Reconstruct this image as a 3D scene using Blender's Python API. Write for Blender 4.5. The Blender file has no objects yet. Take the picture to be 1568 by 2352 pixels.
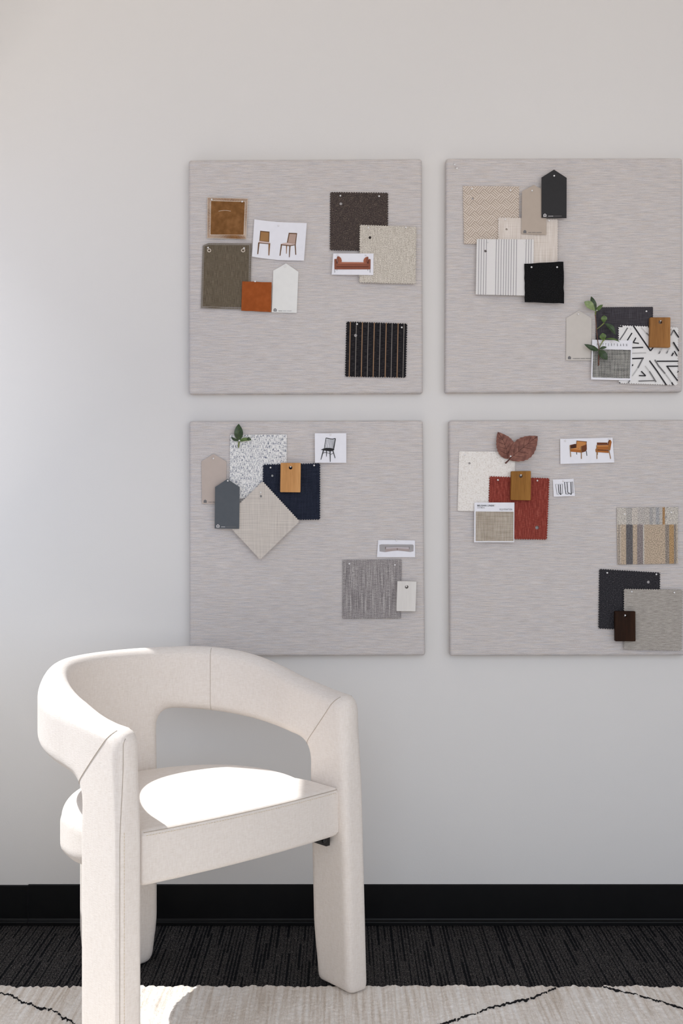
import bpy, bmesh, math, random
import numpy as np
from mathutils import Vector, Matrix
from mathutils.geometry import delaunay_2d_cdt

random.seed(7)
SC = bpy.context.scene
COL = SC.collection

# ------------------------------------------------------------------ camera
D, FPX, HC = 3.0, 2631.0, 1.08          # distance to the wall, focal length in px (1568 wide), lens height
cam = bpy.data.cameras.new('camera')
cam.sensor_fit = 'VERTICAL'
cam.sensor_height = 36.0
cam.lens = FPX / 2352.0 * 36.0
cam.clip_start = 0.05
camo = bpy.data.objects.new('camera', cam)
camo.location = (0, -D, HC)
camo.rotation_euler = (math.pi / 2, 0, 0)
COL.objects.link(camo)
SC.camera = camo

# ------------------------------------------------------------------ sky, sun, exposure
SC.view_settings.view_transform = 'Standard'
SC.view_settings.look = 'None'
SC.view_settings.gamma = 1.0
SC.view_settings.use_curve_mapping = False
SC.view_settings.exposure = 0.0

world = bpy.data.worlds.new('sky')
world.use_nodes = True
SC.world = world
_t = world.node_tree
_c = _t.nodes.new('ShaderNodeTexCoord')
_s = _t.nodes.new('ShaderNodeSeparateXYZ')
_r = _t.nodes.new('ShaderNodeValToRGB')
_m = _t.nodes.new('ShaderNodeMapRange')
_m.inputs['From Min'].default_value = -1.0
_t.links.new(_c.outputs['Generated'], _s.inputs[0])
_t.links.new(_s.outputs['Z'], _m.inputs['Value'])
_t.links.new(_m.outputs[0], _r.inputs[0])
_t.links.new(_r.outputs[0], _t.nodes['Background'].inputs[0])
GROUND, SKY = (1.0, 0.96, 0.965, 1), (0.80, 0.875, 1.0, 1)      # sunlit paving below the horizon, hazy blue above
_r.color_ramp.elements[0].position = 0.485
_r.color_ramp.elements[0].color = [v * 1.25 if i < 3 else 1 for i, v in enumerate(GROUND)]
_r.color_ramp.elements[1].position = 0.515
_r.color_ramp.elements[1].color = [v * 1.25 if i < 3 else 1 for i, v in enumerate(SKY)]
_t.nodes['Background'].inputs[1].default_value = 1.75

SUN_TO = Vector((-0.66, 0.185, 1.0)).normalized()
sun = bpy.data.lights.new('sun', 'SUN')
sun.energy = 4.9
sun.color = (1.0, 1.0, 1.0)
sun.angle = math.radians(0.6)
suno = bpy.data.objects.new('sun', sun)
suno.rotation_euler = SUN_TO.to_track_quat('Z', 'Y').to_euler()
suno.location = (-4, 1, 5)
COL.objects.link(suno)

SC.cycles.max_bounces = 10
SC.cycles.diffuse_bounces = 7
SC.cycles.use_denoising = True
SC.cycles.sample_clamp_indirect = 8.0

# room extents
XL, XR, YB, ZC = -1.05, 3.2, -3.4, 2.85
WIN = dict(y0=-0.07, y1=-1.9, z0=0.82, z1=2.0)

# light portals at the side window and the added fill opening: they help the sampler find the sky and add no light
WIN2 = dict(x0=XL + 0.15, x1=XR - 0.15, z0=0.40, z1=2.65)
for nm, sx, sy, lc, rt in (
        ('side_window_portal', WIN['z1'] - WIN['z0'], WIN['y0'] - WIN['y1'], (XL - 0.05, (WIN['y0'] + WIN['y1']) / 2, (WIN['z0'] + WIN['z1']) / 2), (0, -math.pi / 2, 0)),
        ('fill_window_portal', WIN2['x1'] - WIN2['x0'], WIN2['z1'] - WIN2['z0'], ((WIN2['x0'] + WIN2['x1']) / 2, YB - 0.05, (WIN2['z0'] + WIN2['z1']) / 2), (math.pi / 2, 0, 0))):
    pl = bpy.data.lights.new(nm, 'AREA')
    pl.shape = 'RECTANGLE'
    pl.size, pl.size_y = sx, sy
    pl.cycles.is_portal = True
    plo = bpy.data.objects.new(nm, pl)
    plo.location, plo.rotation_euler = lc, rt
    COL.objects.link(plo)


# ------------------------------------------------------------------ helpers
def lin(c):
    o = []
    for v in c[:3]:
        v /= 255.0
        o.append(v / 12.92 if v <= 0.04045 else ((v + 0.055) / 1.055) ** 2.4)
    return (o[0], o[1], o[2], 1.0)


def P(px, py, Y):
    """point on the vertical plane y=Y that stands where the photograph shows (px, py)"""
    d = D + Y
    return ((px - 784.0) / FPX * d, Y, HC - (py - 1176.0) / FPX * d)


def tag(o, label=None, cat=None, group=None, kind=None):
    if label:
        o['label'] = label
    if cat:
        o['category'] = cat
    if group:
        o['group'] = group
    if kind:
        o['kind'] = kind
    return o


def empty(name, loc=(0, 0, 0), rot=(0, 0, 0)):
    o = bpy.data.objects.new(name, None)
    o.empty_display_size = 0.02
    o.location = loc
    o.rotation_euler = rot
    COL.objects.link(o)
    return o


def link_mesh(name, me, mats, parent=None, smooth=False):
    if not isinstance(mats, (list, tuple)):
        mats = [mats]
    for m in mats:
        me.materials.append(m)
    if smooth:
        me.polygons.foreach_set('use_smooth', [True] * len(me.polygons))
    o = bpy.data.objects.new(name, me)
    COL.objects.link(o)
    if parent is not None:
        o.parent = parent
    return o


def pydata(name, V, F, mats, parent=None, smooth=False, mi=None):
    me = bpy.data.meshes.new(name)
    me.from_pydata([tuple(v) for v in V], [], [tuple(f) for f in F])
    if mi is not None:
        me.polygons.foreach_set('material_index', mi)
    me.update()
    return link_mesh(name, me, mats, parent, smooth)


def box(name, lo, hi, mat, parent=None, bevel=0.0, segs=2):
    bm = bmesh.new()
    bmesh.ops.create_cube(bm, size=1.0)
    for v in bm.verts:
        for k in range(3):
            v.co[k] = lo[k] if v.co[k] < 0 else hi[k]
    if bevel > 0:
        bmesh.ops.bevel(bm, geom=bm.edges[:], offset=bevel, segments=segs, profile=0.5, affect='EDGES')
    me = bpy.data.meshes.new(name)
    bm.to_mesh(me)
    bm.free()
    return link_mesh(name, me, mat, parent, smooth=bevel > 0)


def tube_mesh(paths, r, n=6):
    """list of polylines -> verts, faces of round tubes (capped)"""
    V, F = [], []
    for pts in paths:
        pts = [Vector(p) for p in pts]
        if len(pts) < 2:
            continue
        base = len(V)
        for i, p in enumerate(pts):
            a = pts[max(i - 1, 0)]
            b = pts[min(i + 1, len(pts) - 1)]
            t = (b - a)
            t = t.normalized() if t.length > 1e-9 else Vector((0, 0, 1))
            up = Vector((0, 0, 1)) if abs(t.z) < 0.9 else Vector((1, 0, 0))
            u = t.cross(up).normalized()
            w = t.cross(u)
            rr = r[i] if isinstance(r, (list, tuple)) else r
            for k in range(n):
                an = 2 * math.pi * k / n
                V.append(p + u * (math.cos(an) * rr) + w * (math.sin(an) * rr))
        m = len(pts)
        for i in range(m - 1):
            for k in range(n):
                k2 = (k + 1) % n
                F.append((base + i * n + k, base + i * n + k2, base + (i + 1) * n + k2, base + (i + 1) * n + k))
        F.append(tuple(base + k for k in range(n))[::-1])
        F.append(tuple(base + (m - 1) * n + k for k in range(n)))
    return V, F


# ------------------------------------------------------------------ materials
class NT:
    def __init__(self, name):
        self.m = bpy.data.materials.new(name)
        self.m.use_nodes = True
        self.t = self.m.node_tree
        self.b = self.t.nodes['Principled BSDF']
        self._oc = None

    def n(self, typ, **kw):
        nd = self.t.nodes.new(typ)
        for k, v in kw.items():
            setattr(nd, k, v)
        return nd

    def l(self, a, b):
        self.t.links.new(a, b)

    def val(self, sock, v):
        if isinstance(v, (int, float)):
            sock.default_value = v
        elif isinstance(v, (tuple, list)):
            sock.default_value = v
        else:
            self.l(v, sock)

    def oc(self):
        if self._oc is None:
            self._oc = self.n('ShaderNodeTexCoord').outputs['Object']
        return self._oc

    def map(self, scale=(1, 1, 1), rot=(0, 0, 0), loc=(0, 0, 0), src=None):
        m = self.n('ShaderNodeMapping')
        self.l(src or self.oc(), m.inputs[0])
        m.inputs['Scale'].default_value = scale
        m.inputs['Rotation'].default_value = rot
        m.inputs['Location'].default_value = loc
        return m.outputs[0]

    def noise(self, scale=(1, 1, 1), rot=(0, 0, 0), detail=2.0, rough=0.55, loc=(0, 0, 0)):
        x = self.n('ShaderNodeTexNoise')
        self.l(self.map(scale, rot, loc), x.inputs['Vector'])
        x.inputs['Scale'].default_value = 1.0
        x.inputs['Detail'].default_value = detail
        x.inputs['Roughness'].default_value = rough
        return x.outputs['Fac']

    def math(self, op, a, b=0.0, c=None):
        x = self.n('ShaderNodeMath', operation=op)
        self.val(x.inputs[0], a)
        self.val(x.inputs[1], b)
        if c is not None:
            self.val(x.inputs[2], c)
        return x.outputs[0]

    def sep(self, src=None):
        s = self.n('ShaderNodeSeparateXYZ')
        self.l(src or self.oc(), s.inputs[0])
        return s.outputs

    def comb(self, x, y, z=0.0):
        s = self.n('ShaderNodeCombineXYZ')
        for i, v in enumerate((x, y, z)):
            self.val(s.inputs[i], v)
        return s.outputs[0]

    def white(self, vec):
        w = self.n('ShaderNodeTexWhiteNoise', noise_dimensions='3D')
        self.l(vec, w.inputs['Vector'])
        return w.outputs['Value']

    def ramp(self, fac, stops, interp='LINEAR'):
        r = self.n('ShaderNodeValToRGB')
        r.color_ramp.interpolation = interp
        e = r.color_ramp.elements
        while len(e) < len(stops):
            e.new(0.5)
        for i, (p, c) in enumerate(stops):
            e[i].position = p
            e[i].color = lin(c)
        self.val(r.inputs[0], fac)
        return r.outputs[0]

    def mix(self, fac, a, b):
        x = self.n('ShaderNodeMix', data_type='RGBA')
        self.val(x.inputs[0], fac)
        self.val(x.inputs[6], a)
        self.val(x.inputs[7], b)
        return x.outputs[2]

    def done(self, col, rough=0.85, bump=None, strength=0.3, dist=0.001, sheen=0.0, spec=0.3):
        self.val(self.b.inputs['Base Color'], col)
        self.val(self.b.inputs['Roughness'], rough)
        self.b.inputs['Specular IOR Level'].default_value = spec
        if sheen:
            self.b.inputs['Sheen Weight'].default_value = sheen
            self.b.inputs['Sheen Roughness'].default_value = 0.5
        if bump is not None:
            bp = self.n('ShaderNodeBump')
            bp.inputs['Strength'].default_value = strength
            bp.inputs['Distance'].default_value = dist
            self.l(bump, bp.inputs['Height'])
            self.l(bp.outputs[0], self.b.inputs['Normal'])
        return self.m


def plain(name, c, rough=0.7, spec=0.3, metal=0.0):
    t = NT(name)
    n = t.noise((60, 60, 60), detail=1)
    cc = [max(0, v - 1.5) for v in c]
    ch = [min(255, v + 1.5) for v in c]
    t.b.inputs['Metallic'].default_value = metal
    return t.done(t.ramp(n, [(0.3, cc), (0.7, ch)]), rough, spec=spec)


def weave(name, stops, warp=(700, 60), weft=(60, 700), mixw=0.5, speck=0.0, rot=0.0, bump=0.4, rough=0.9,
          lo=0.36, hi=0.64, grain=0.0, sm=0.55):
    """woven cloth: warp threads along local y, weft threads along local x"""
    t = NT(name)
    a = t.noise((warp[0], warp[1], 1), (0, 0, rot), detail=2)
    b = t.noise((weft[0], weft[1], 1), (0, 0, rot), detail=2, loc=(3, 7, 0))
    f = t.math('ADD', t.math('MULTIPLY', a, mixw), t.math('MULTIPLY', b, 1 - mixw))
    if speck > 0:
        s = t.noise((speck, speck, 1), (0, 0, rot), detail=1, loc=(9, 2, 0))
        f = t.math('ADD', t.math('MULTIPLY', f, 1 - sm), t.math('MULTIPLY', s, sm))
    if grain > 0:
        g = t.noise((grain, grain, 1), detail=3)
        f = t.math('ADD', t.math('MULTIPLY', f, 0.7), t.math('MULTIPLY', g, 0.3))
    span = [lo + (hi - lo) * p for p, _ in stops]
    col = t.ramp(f, [(s, c) for s, (_, c) in zip(span, stops)])
    return t.done(col, rough, f, bump, 0.0015, sheen=0.15, spec=0.15)


def leather(name, c1, c2, c3):
    t = NT(name)
    a = t.noise((55, 55, 55), detail=4, rough=0.6)
    g = t.noise((900, 900, 900), detail=1)
    return t.done(t.ramp(a, [(0.34, c1), (0.5, c2), (0.66, c3)]), 0.6, g, 0.25, 0.0006, spec=0.14)


def wood(name, c1, c2, c3, scale=1.0, rough=0.5, spec=0.15):
    t = NT(name)
    d = t.noise((60 * scale, 6 * scale, 30), detail=3)
    e = t.noise((900 * scale, 25 * scale, 50), detail=2, loc=(2, 5, 1))
    f = t.math('ADD', t.math('MULTIPLY', d, 0.55), t.math('MULTIPLY', e, 0.45))
    return t.done(t.ramp(f, [(0.36, c1), (0.5, c2), (0.64, c3)]), rough, e, 0.1, 0.0005, spec=spec)


# wall paint
t = NT('wall_paint')
n1 = t.noise((260, 260, 260), detail=2)
M_WALL = t.done(lin((226, 224, 221)), 0.75, n1, 0.06, 0.002, spec=0.25)
M_CEIL = plain('ceiling_paint', (232, 228, 221), 0.9)
t = NT('black_rubber')
n1 = t.noise((14, 14, 14), detail=3)
M_RUBBER = t.done(t.ramp(n1, [(0.3, (8, 8, 9)), (0.7, (12, 12, 13))]), 0.45, n1, 0.05, 0.002, spec=0.22)

# panel cloth: fine horizontal slubs
t = NT('panel_cloth')
a = t.noise((30, 900, 1), detail=3, rough=0.65)
b = t.noise((16, 330, 1), detail=2, loc=(4, 1, 0))
c = t.noise((500, 500, 1), detail=1, loc=(1, 8, 0))
d = t.noise((22, 560, 1), detail=1, loc=(7, 3, 0))
f = t.math('ADD', t.math('MULTIPLY', a, 0.52), t.math('ADD', t.math('MULTIPLY', b, 0.26), t.math('MULTIPLY', c, 0.22)))
base = t.ramp(f, [(0.38, (180, 174, 172)), (0.5, (206, 200, 197)), (0.62, (226, 220, 216))])
tint = t.ramp(d, [(0.38, (186, 190, 199)), (0.5, (204, 198, 195)), (0.62, (214, 200, 184))])
M_PANEL = t.done(t.mix(0.25, base, tint), 0.9, f, 0.25, 0.001, sheen=0.1, spec=0.12)

# chair upholstery: fine plain weave
t = NT('ivory_upholstery')
a = t.noise((700, 700, 70), detail=2)
b = t.noise((90, 90, 800), detail=2, loc=(3, 2, 1))
f = t.math('ADD', t.math('MULTIPLY', a, 0.5), t.math('MULTIPLY', b, 0.5))
M_IVORY = t.done(t.ramp(f, [(0.36, (221, 212, 203)), (0.5, (228, 220, 212)), (0.64, (233, 226, 219))]),
                 0.92, f, 0.35, 0.0012, sheen=0.2, spec=0.12)
M_SEAM = plain('seam_thread', (182, 171, 158), 0.9)
M_STITCH = plain('topstitch_thread', (222, 206, 178), 0.8)
M_BLACK = plain('black_underside_cloth', (22, 21, 21), 0.9)
M_BRACKET = plain('black_metal_bracket', (18, 18, 19), 0.4, 0.5)

# carpet: ribs along y, flecked grey with dark grooves between them, deeper in some runs
t = NT('ribbed_carpet')
s = t.sep()
rx = t.math('DIVIDE', s[0], 0.0085)
rib = t.math('FLOOR', t.math('ADD', rx, 0.5))
gro = t.math('ABSOLUTE', t.math('SUBTRACT', t.math('FRACT', t.math('ADD', rx, 0.5)), 0.5))
rr = t.white(t.comb(rib, 3.0, 0.0))
seg = t.math('FLOOR', t.math('ADD', t.math('DIVIDE', s[1], 0.16), t.math('MULTIPLY', rr, 5.0)))
rs = t.white(t.comb(rib, seg, 1.0))
fl = t.noise((520, 300, 300), detail=2)
wob = t.math('MULTIPLY', t.math('SUBTRACT', fl, 0.5), 0.30)
wide = t.math('ADD', t.math('MULTIPLY', t.math('POWER', rs, 2.0), 0.34), 0.06)
gm = t.n('ShaderNodeMapRange', clamp=True)
t.l(t.math('SUBTRACT', t.math('ADD', gro, wob), wide), gm.inputs[0])
gm.inputs[1].default_value, gm.inputs[2].default_value, gm.inputs[3].default_value, gm.inputs[4].default_value = -0.06, 0.06, 1.0, 0.0
fleck = t.ramp(fl, [(0.38, (30, 29, 30)), (0.52, (58, 56, 56)), (0.63, (84, 81, 80)), (0.72, (138, 133, 128))])
dark = t.ramp(fl, [(0.35, (9, 10, 13)), (0.7, (26, 27, 32))])
M_CARPET = t.done(t.mix(gm.outputs[0], fleck, dark), 0.95, fl, 0.8, 0.003, spec=0.1)

# rug: cream pile with runs of beige
t = NT('cream_pile')
a = t.noise((130, 5, 1), detail=3)
b = t.noise((420, 260, 300), detail=3, rough=0.7, loc=(1, 3, 2))
c = t.noise((6, 3, 1), detail=2, loc=(5, 3, 2))
f = t.math('ADD', t.math('MULTIPLY', a, 0.5), t.math('ADD', t.math('MULTIPLY', b, 0.3), t.math('MULTIPLY', c, 0.2)))
M_RUG = t.done(t.ramp(f, [(0.38, (206, 192, 177)), (0.5, (235, 227, 218)), (0.6, (247, 243, 238))]),
               0.95, b, 0.7, 0.003, sheen=0.2, spec=0.1)
M_RUGLINE = plain('black_yarn', (26, 25, 26), 0.95)

# ------------------------------------------------------------------ the room
def slab(name, lo, hi, mat):
    o = box(name, lo, hi, mat)
    return tag(o, kind='structure')


slab('wall_back', (XL - 0.05, 0.0, -0.1), (XR + 0.1, 0.1, ZC), M_WALL)
slab('wall_right', (XR, YB, -0.1), (XR + 0.1, 0.0, ZC), M_WALL)
slab('ceiling', (XL - 0.05, YB - 0.1, ZC), (XR + 0.1, 0.1, ZC + 0.1), M_CEIL)
# walls with the big window openings (both outside the picture; the front one is added for fill light)
def wall_with_hole(name, parts):
    V, F = [], []
    for lo, hi in parts:
        b0 = len(V)
        for x in (lo[0], hi[0]):
            for y in (lo[1], hi[1]):
                for z in (lo[2], hi[2]):
                    V.append((x, y, z))
        for q in ((0, 1, 3, 2), (4, 6, 7, 5), (0, 4, 5, 1), (2, 3, 7, 6), (0, 2, 6, 4), (1, 5, 7, 3)):
            F.append([b0 + i for i in q])
    return tag(pydata(name, V, F, M_WALL), kind='structure')


w = WIN
wall_with_hole('wall_left', (((XL - 0.05, YB, -0.1), (XL, 0.0, w['z0'])), ((XL - 0.05, YB, w['z1']), (XL, 0.0, ZC)),
               ((XL - 0.05, w['y0'], w['z0']), (XL, 0.0, w['z1'])), ((XL - 0.05, YB, w['z0']), (XL, w['y1'], w['z1']))))
w = WIN2
wall_with_hole('wall_front', (((XL - 0.05, YB - 0.1, -0.1), (XR + 0.1, YB, w['z0'])), ((XL - 0.05, YB - 0.1, w['z1']), (XR + 0.1, YB, ZC)),
               ((XL - 0.05, YB - 0.1, w['z0']), (w['x0'], YB, w['z1'])), ((w['x1'], YB - 0.1, w['z0']), (XR + 0.1, YB, w['z1']))))


# added wall, never in view, placed to block most sky at the side window
slab('wall_sky_blocker', (-6.1, -14.0, -4.0), (-5.6, 9.0, 6.4), plain('blocker_blue_grey', (108, 116, 134), 0.9))


def vnoise(x, y, seed=0):
    """smooth value noise on numpy arrays, 0..1"""
    xi, yi = np.floor(x).astype(np.int64), np.floor(y).astype(np.int64)
    fx, fy = x - xi, y - yi
    fx, fy = fx * fx * (3 - 2 * fx), fy * fy * (3 - 2 * fy)

    def h(a, b):
        v = (a * 374761393 + b * 668265263 + seed * 1442695041) & 0xffffffff
        v = ((v ^ (v >> 13)) * 1274126177) & 0xffffffff
        return ((v ^ (v >> 16)) & 0xffff) / 65535.0
    return (h(xi, yi) * (1 - fx) + h(xi + 1, yi) * fx) * (1 - fy) + (h(xi, yi + 1) * (1 - fx) + h(xi + 1, yi + 1) * fx) * fy


def grid_mesh(name, X, Y, Z, mat, parent=None):
    ny, nx = X.shape
    V = np.stack([X.ravel(), Y.ravel(), Z.ravel()], 1)
    i = np.arange(nx - 1)[None, :] + nx * np.arange(ny - 1)[:, None]
    F = np.stack([i, i + 1, i + 1 + nx, i + nx], -1).reshape(-1, 4)
    me = bpy.data.meshes.new(name)
    me.vertices.add(len(V))
    me.vertices.foreach_set('co', V.astype(np.float32).ravel())
    me.loops.add(F.size)
    me.loops.foreach_set('vertex_index', F.astype(np.int32).ravel())
    me.polygons.add(len(F))
    me.polygons.foreach_set('loop_start', np.arange(0, F.size, 4, dtype=np.int32))
    me.update(calc_edges=True)
    me.validate()
    return link_mesh(name, me, mat, parent, smooth=True)


# floor: ribbed loop carpet, ribs modelled where the picture shows them
xs = np.concatenate([np.linspace(XL, -0.96, 4)[:-1], np.arange(-0.96, 0.96, 0.0017), np.linspace(0.96, XR, 8)])
ys = np.concatenate([np.linspace(YB, -0.50, 8)[:-1], np.arange(-0.50, 0.004, 0.003)])
X, Y = np.meshgrid(xs, ys)
ribz = np.abs(np.sin(np.pi * X / 0.0085)) * 0.0016 + 0.0010 * np.abs(np.sin(np.pi * (Y / 0.0055 + 0.5 * np.floor(X / 0.0085))))
ribz += 0.0012 * vnoise(X / 0.006, Y / 0.006, 3)
fine = (np.abs(X) < 0.955) & (Y > -0.49)
o = grid_mesh('floor', X, Y, np.where(fine, ribz - 0.003, -0.002), M_CARPET)
tag(o, kind='structure')

# cove base: rounded top, flared toe; two lengths that meet at the left
def cove(name, x0, x1, ztop):
    prof = [(0.0, ztop), (-0.003, ztop), (-0.0045, ztop - 0.002), (-0.0045, 0.017), (-0.0058, 0.0138), (-0.0085, 0.0120), (-0.0115, 0.0105),
            (-0.0125, 0.0085), (-0.0125, 0.001), (0.0, 0.001)]
    n = len(prof)
    V = [(x, y, z) for x in (x0, x1) for y, z in prof]
    F = [(i, (i + 1) % n, n + (i + 1) % n, n + i) for i in range(n)] + [tuple(range(n))[::-1], tuple(range(n, 2 * n))]
    return tag(pydata(name, V, F, M_RUBBER), kind='structure')


cove('baseboard_back', -0.8188, XR, 0.1055)
cove('baseboard_back', XL, -0.8198, 0.1035)

# ------------------------------------------------------------------ rug
RY0 = -0.414
xs = np.concatenate([np.linspace(-1.02, -0.93, 5)[:-1], np.arange(-0.93, 0.93, 0.0031), np.linspace(0.93, 2.0, 10)])
ys = np.concatenate([np.linspace(-3.2, -0.80, 10)[:-1], np.linspace(-0.80, RY0 - 0.004, 126)])
X, Y = np.meshgrid(xs, ys)
Z = 0.008 + 0.0030 * vnoise(X / 0.009, Y / 0.11, 5) + 0.0036 * vnoise(X / 0.0055, Y / 0.006, 6) + 0.001 * vnoise(X / 0.02, Y / 0.02, 8)
edge = (vnoise(X[0] / 0.03, X[0] * 0, 11) - 0.5) * 0.008 + (vnoise(X[0] / 0.009, X[0] * 0, 12) - 0.5) * 0.008 + (vnoise(X[0] / 0.0042, X[0] * 0, 13) - 0.5) * 0.006 - 0.006 * ((X[0] - 0.0) / 0.9) ** 2
k = np.clip((ys - (RY0 - 0.03)) / 0.03, 0, 1)
Y = Y + k[:, None] * edge[None, :]
X = np.vstack([X, X[-1:], X[-1:]])
Y = np.vstack([Y, Y[-1:] + 0.003, Y[-1:] + 0.004])
Z = np.vstack([Z, Z[-1:] - 0.004, Z[-1:] * 0 - 0.001])
# the pile is pressed flat under the two front legs (u, v: the chair's axes, see below)
_dx, _dy = X + 0.1762, Y + 0.6581
_lu, _lv = np.abs(_dx * 0.734 + _dy * 0.679), _dx * 0.679 - _dy * 0.734
Z = np.where((_lu > 0.235) & (_lu < 0.345) & (_lv > -0.165) & (_lv < 0.022), np.minimum(Z, 0.0115), Z)
rug = grid_mesh('area_rug', X, Y, Z, M_RUG)
tag(rug, 'cream pile rug with thin black zigzag lines under the armchair', 'rug')


def rug_pt(px, py):
    z = 0.0115
    d = FPX * (HC - z) / (py - 1176.0)
    return ((px - 784.0) / FPX * d, d - D)


def yarn(pts, extra, n=150):
    P0 = [rug_pt(*p) for p in pts] + extra
    L = [0]
    for a, b in zip(P0, P0[1:]):
        L.append(L[-1] + math.dist(a, b))
    V, F = [], []
    rnd = random.Random(len(pts) * 7 + int(pts[0][0]))
    m = int(L[-1] / 0.0034)
    jit = 0.0
    for i in range(m + 1):
        s = L[-1] * i / m
        j = max(q for q in range(len(L) - 1) if L[q] <= s + 1e-9)
        u = (s - L[j]) / max(L[j + 1] - L[j], 1e-9)
        x = P0[j][0] + (P0[j + 1][0] - P0[j][0]) * u
        y = P0[j][1] + (P0[j + 1][1] - P0[j][1]) * u
        jit = jit * 0.55 + rnd.uniform(-1, 1) * 0.0042
        wd = 0.0008 + 0.0046 * rnd.random() ** 3
        gap = rnd.random() < 0.04
        yy = y + jit
        b0 = len(V)
        for dy, z in ((-wd, 0.006), (-wd * 0.6, 0.0146), (wd * 0.6, 0.0146), (wd, 0.006)):
            V.append((x, yy + dy, z + rnd.uniform(0, 0.001)))
        if i and not gap:
            for q in range(3):
                F.append((b0 - 4 + q, b0 + q, b0 + q + 1, b0 - 4 + q + 1))
    return pydata('woven_line', V, F, M_RUGLINE, rug, smooth=True)


yarn([(1276, 2271), (1262, 2277), (1232, 2290), (1212, 2296), (1180, 2304), (1152, 2311), (1127, 2318), (1098, 2328), (1062, 2340), (1018, 2352)], [(0.08, -0.72)])
yarn([(1386, 2270), (1400, 2272), (1430, 2281), (1462, 2287), (1500, 2298), (1536, 2309), (1568, 2319)], [(0.9, -0.62)])
yarn([(0, 2282), (30, 2291), (62, 2306), (92, 2316), (118, 2321), (140, 2335), (165, 2350)], [(-0.5, -0.68)])


# ------------------------------------------------------------------ armchair
def surface_nets(f, lo, h, shape):
    """naive surface nets; f: array of the field at grid nodes (inside negative)"""
    nx, ny, nz = shape
    neg = f < 0
    corners = [(i, j, k) for i in (0, 1) for j in (0, 1) for k in (0, 1)]
    cs = [(slice(i, nx - 1 + i), slice(j, ny - 1 + j), slice(k, nz - 1 + k)) for i, j, k in corners]
    cnt = sum(neg[c].astype(np.int8) for c in cs)
    act = (cnt > 0) & (cnt < 8)
    acc = np.zeros(act.shape + (3,))
    num = np.zeros(act.shape)
    for a in range(8):
        for b in range(a + 1, 8):
            d = [corners[b][q] - corners[a][q] for q in range(3)]
            if sum(abs(v) for v in d) != 1:
                continue
            fa, fb = f[cs[a]], f[cs[b]]
            cr = (fa < 0) != (fb < 0)
            tt = np.where(cr, fa / np.where(cr, fa - fb, 1), 0)
            for q in range(3):
                acc[..., q] += np.where(cr, corners[a][q] + d[q] * tt, 0)
            num += cr
    idx = -np.ones(act.shape, dtype=np.int64)
    idx[act] = np.arange(act.sum())
    ijk = np.argwhere(act)
    V = (ijk + acc[act] / num[act][:, None]) * h + np.array(lo)
    F = []
    for ax in range(3):
        o1, o2 = [(1, 2), (2, 0), (0, 1)][ax]
        sl0 = [slice(None)] * 3
        sl1 = [slice(None)] * 3
        sl0[ax] = slice(0, -1)
        sl1[ax] = slice(1, None)
        a, b = neg[tuple(sl0)], neg[tuple(sl1)]
        e = np.argwhere(a != b)
        sgn = a[tuple(e.T)]
        ok = (e[:, o1] > 0) & (e[:, o2] > 0) & (e[:, o1] < shape[o1] - 1) & (e[:, o2] < shape[o2] - 1)
        e, sgn = e[ok], sgn[ok]
        q = []
        for d1, d2 in ((-1, -1), (0, -1), (0, 0), (-1, 0)):
            c = e.copy()
            c[:, o1] += d1
            c[:, o2] += d2
            q.append(idx[tuple(c.T)])
        q = np.stack(q, 1)
        q[~sgn] = q[~sgn][:, ::-1]
        F.append(q)
    return V, np.concatenate(F)


def smin(a, b, k):
    h = np.clip(0.5 + 0.5 * (b - a) / k, 0, 1)
    return b * (1 - h) + a * h - k * h * (1 - h)


def smax(a, b, k):
    return -smin(-a, -b, k)


def sstep(a, b, x):
    q = np.clip((x - a) / (b - a), 0, 1)
    return q * q * (3 - 2 * q)


# chair axes on the floor: u from the near front leg to the far one, v the way it faces
CU, CV = np.array([0.734, 0.679]), np.array([0.679, -0.734])
CO = np.array([-0.1762, -0.6581])
# plan curve of the bent shell, from the front of one arm round the back to the other
A0, B0, YC, EX = 0.295, 0.320, -0.20, 2.1
pts = [(-A0 - 0.0, 0.08), (-A0, 0.0)]
pts += [(-A0 - 0.006 * math.sin(math.pi * q / 10), YC * q / 10) for q in range(1, 10)]
for q in range(0, 121):
    th = math.pi * q / 120
    c, s = math.cos(th), math.sin(th)
    pts.append((-A0 * math.copysign(abs(c) ** (2 / EX), c), YC - B0 * abs(s) ** (2 / EX)))
pts += [(A0 + 0.006 * math.sin(math.pi * q / 10), YC * q / 10) for q in range(9, 0, -1)]
pts += [(A0, 0.0), (A0, 0.08)]
PL = np.array(pts)
seg = np.hypot(*np.diff(PL, axis=0).T)
SL = np.concatenate([[0], np.cumsum(seg)]) - 0.08
LT = SL[-1] - 0.08
ss = np.linspace(-0.08, LT + 0.08, 900)
CX, CY = np.interp(ss, SL, PL[:, 0]), np.interp(ss, SL, PL[:, 1])
for _ in range(40):
    CX[1:-1] = 0.25 * CX[:-2] + 0.5 * CX[1:-1] + 0.25 * CX[2:]
    CY[1:-1] = 0.25 * CY[:-2] + 0.5 * CY[1:-1] + 0.25 * CY[2:]
TX, TY = np.gradient(CX, ss), np.gradient(CY, ss)
tl = np.hypot(TX, TY)
TX, TY = TX / tl, TY / tl


OUTS = 1.0


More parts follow.
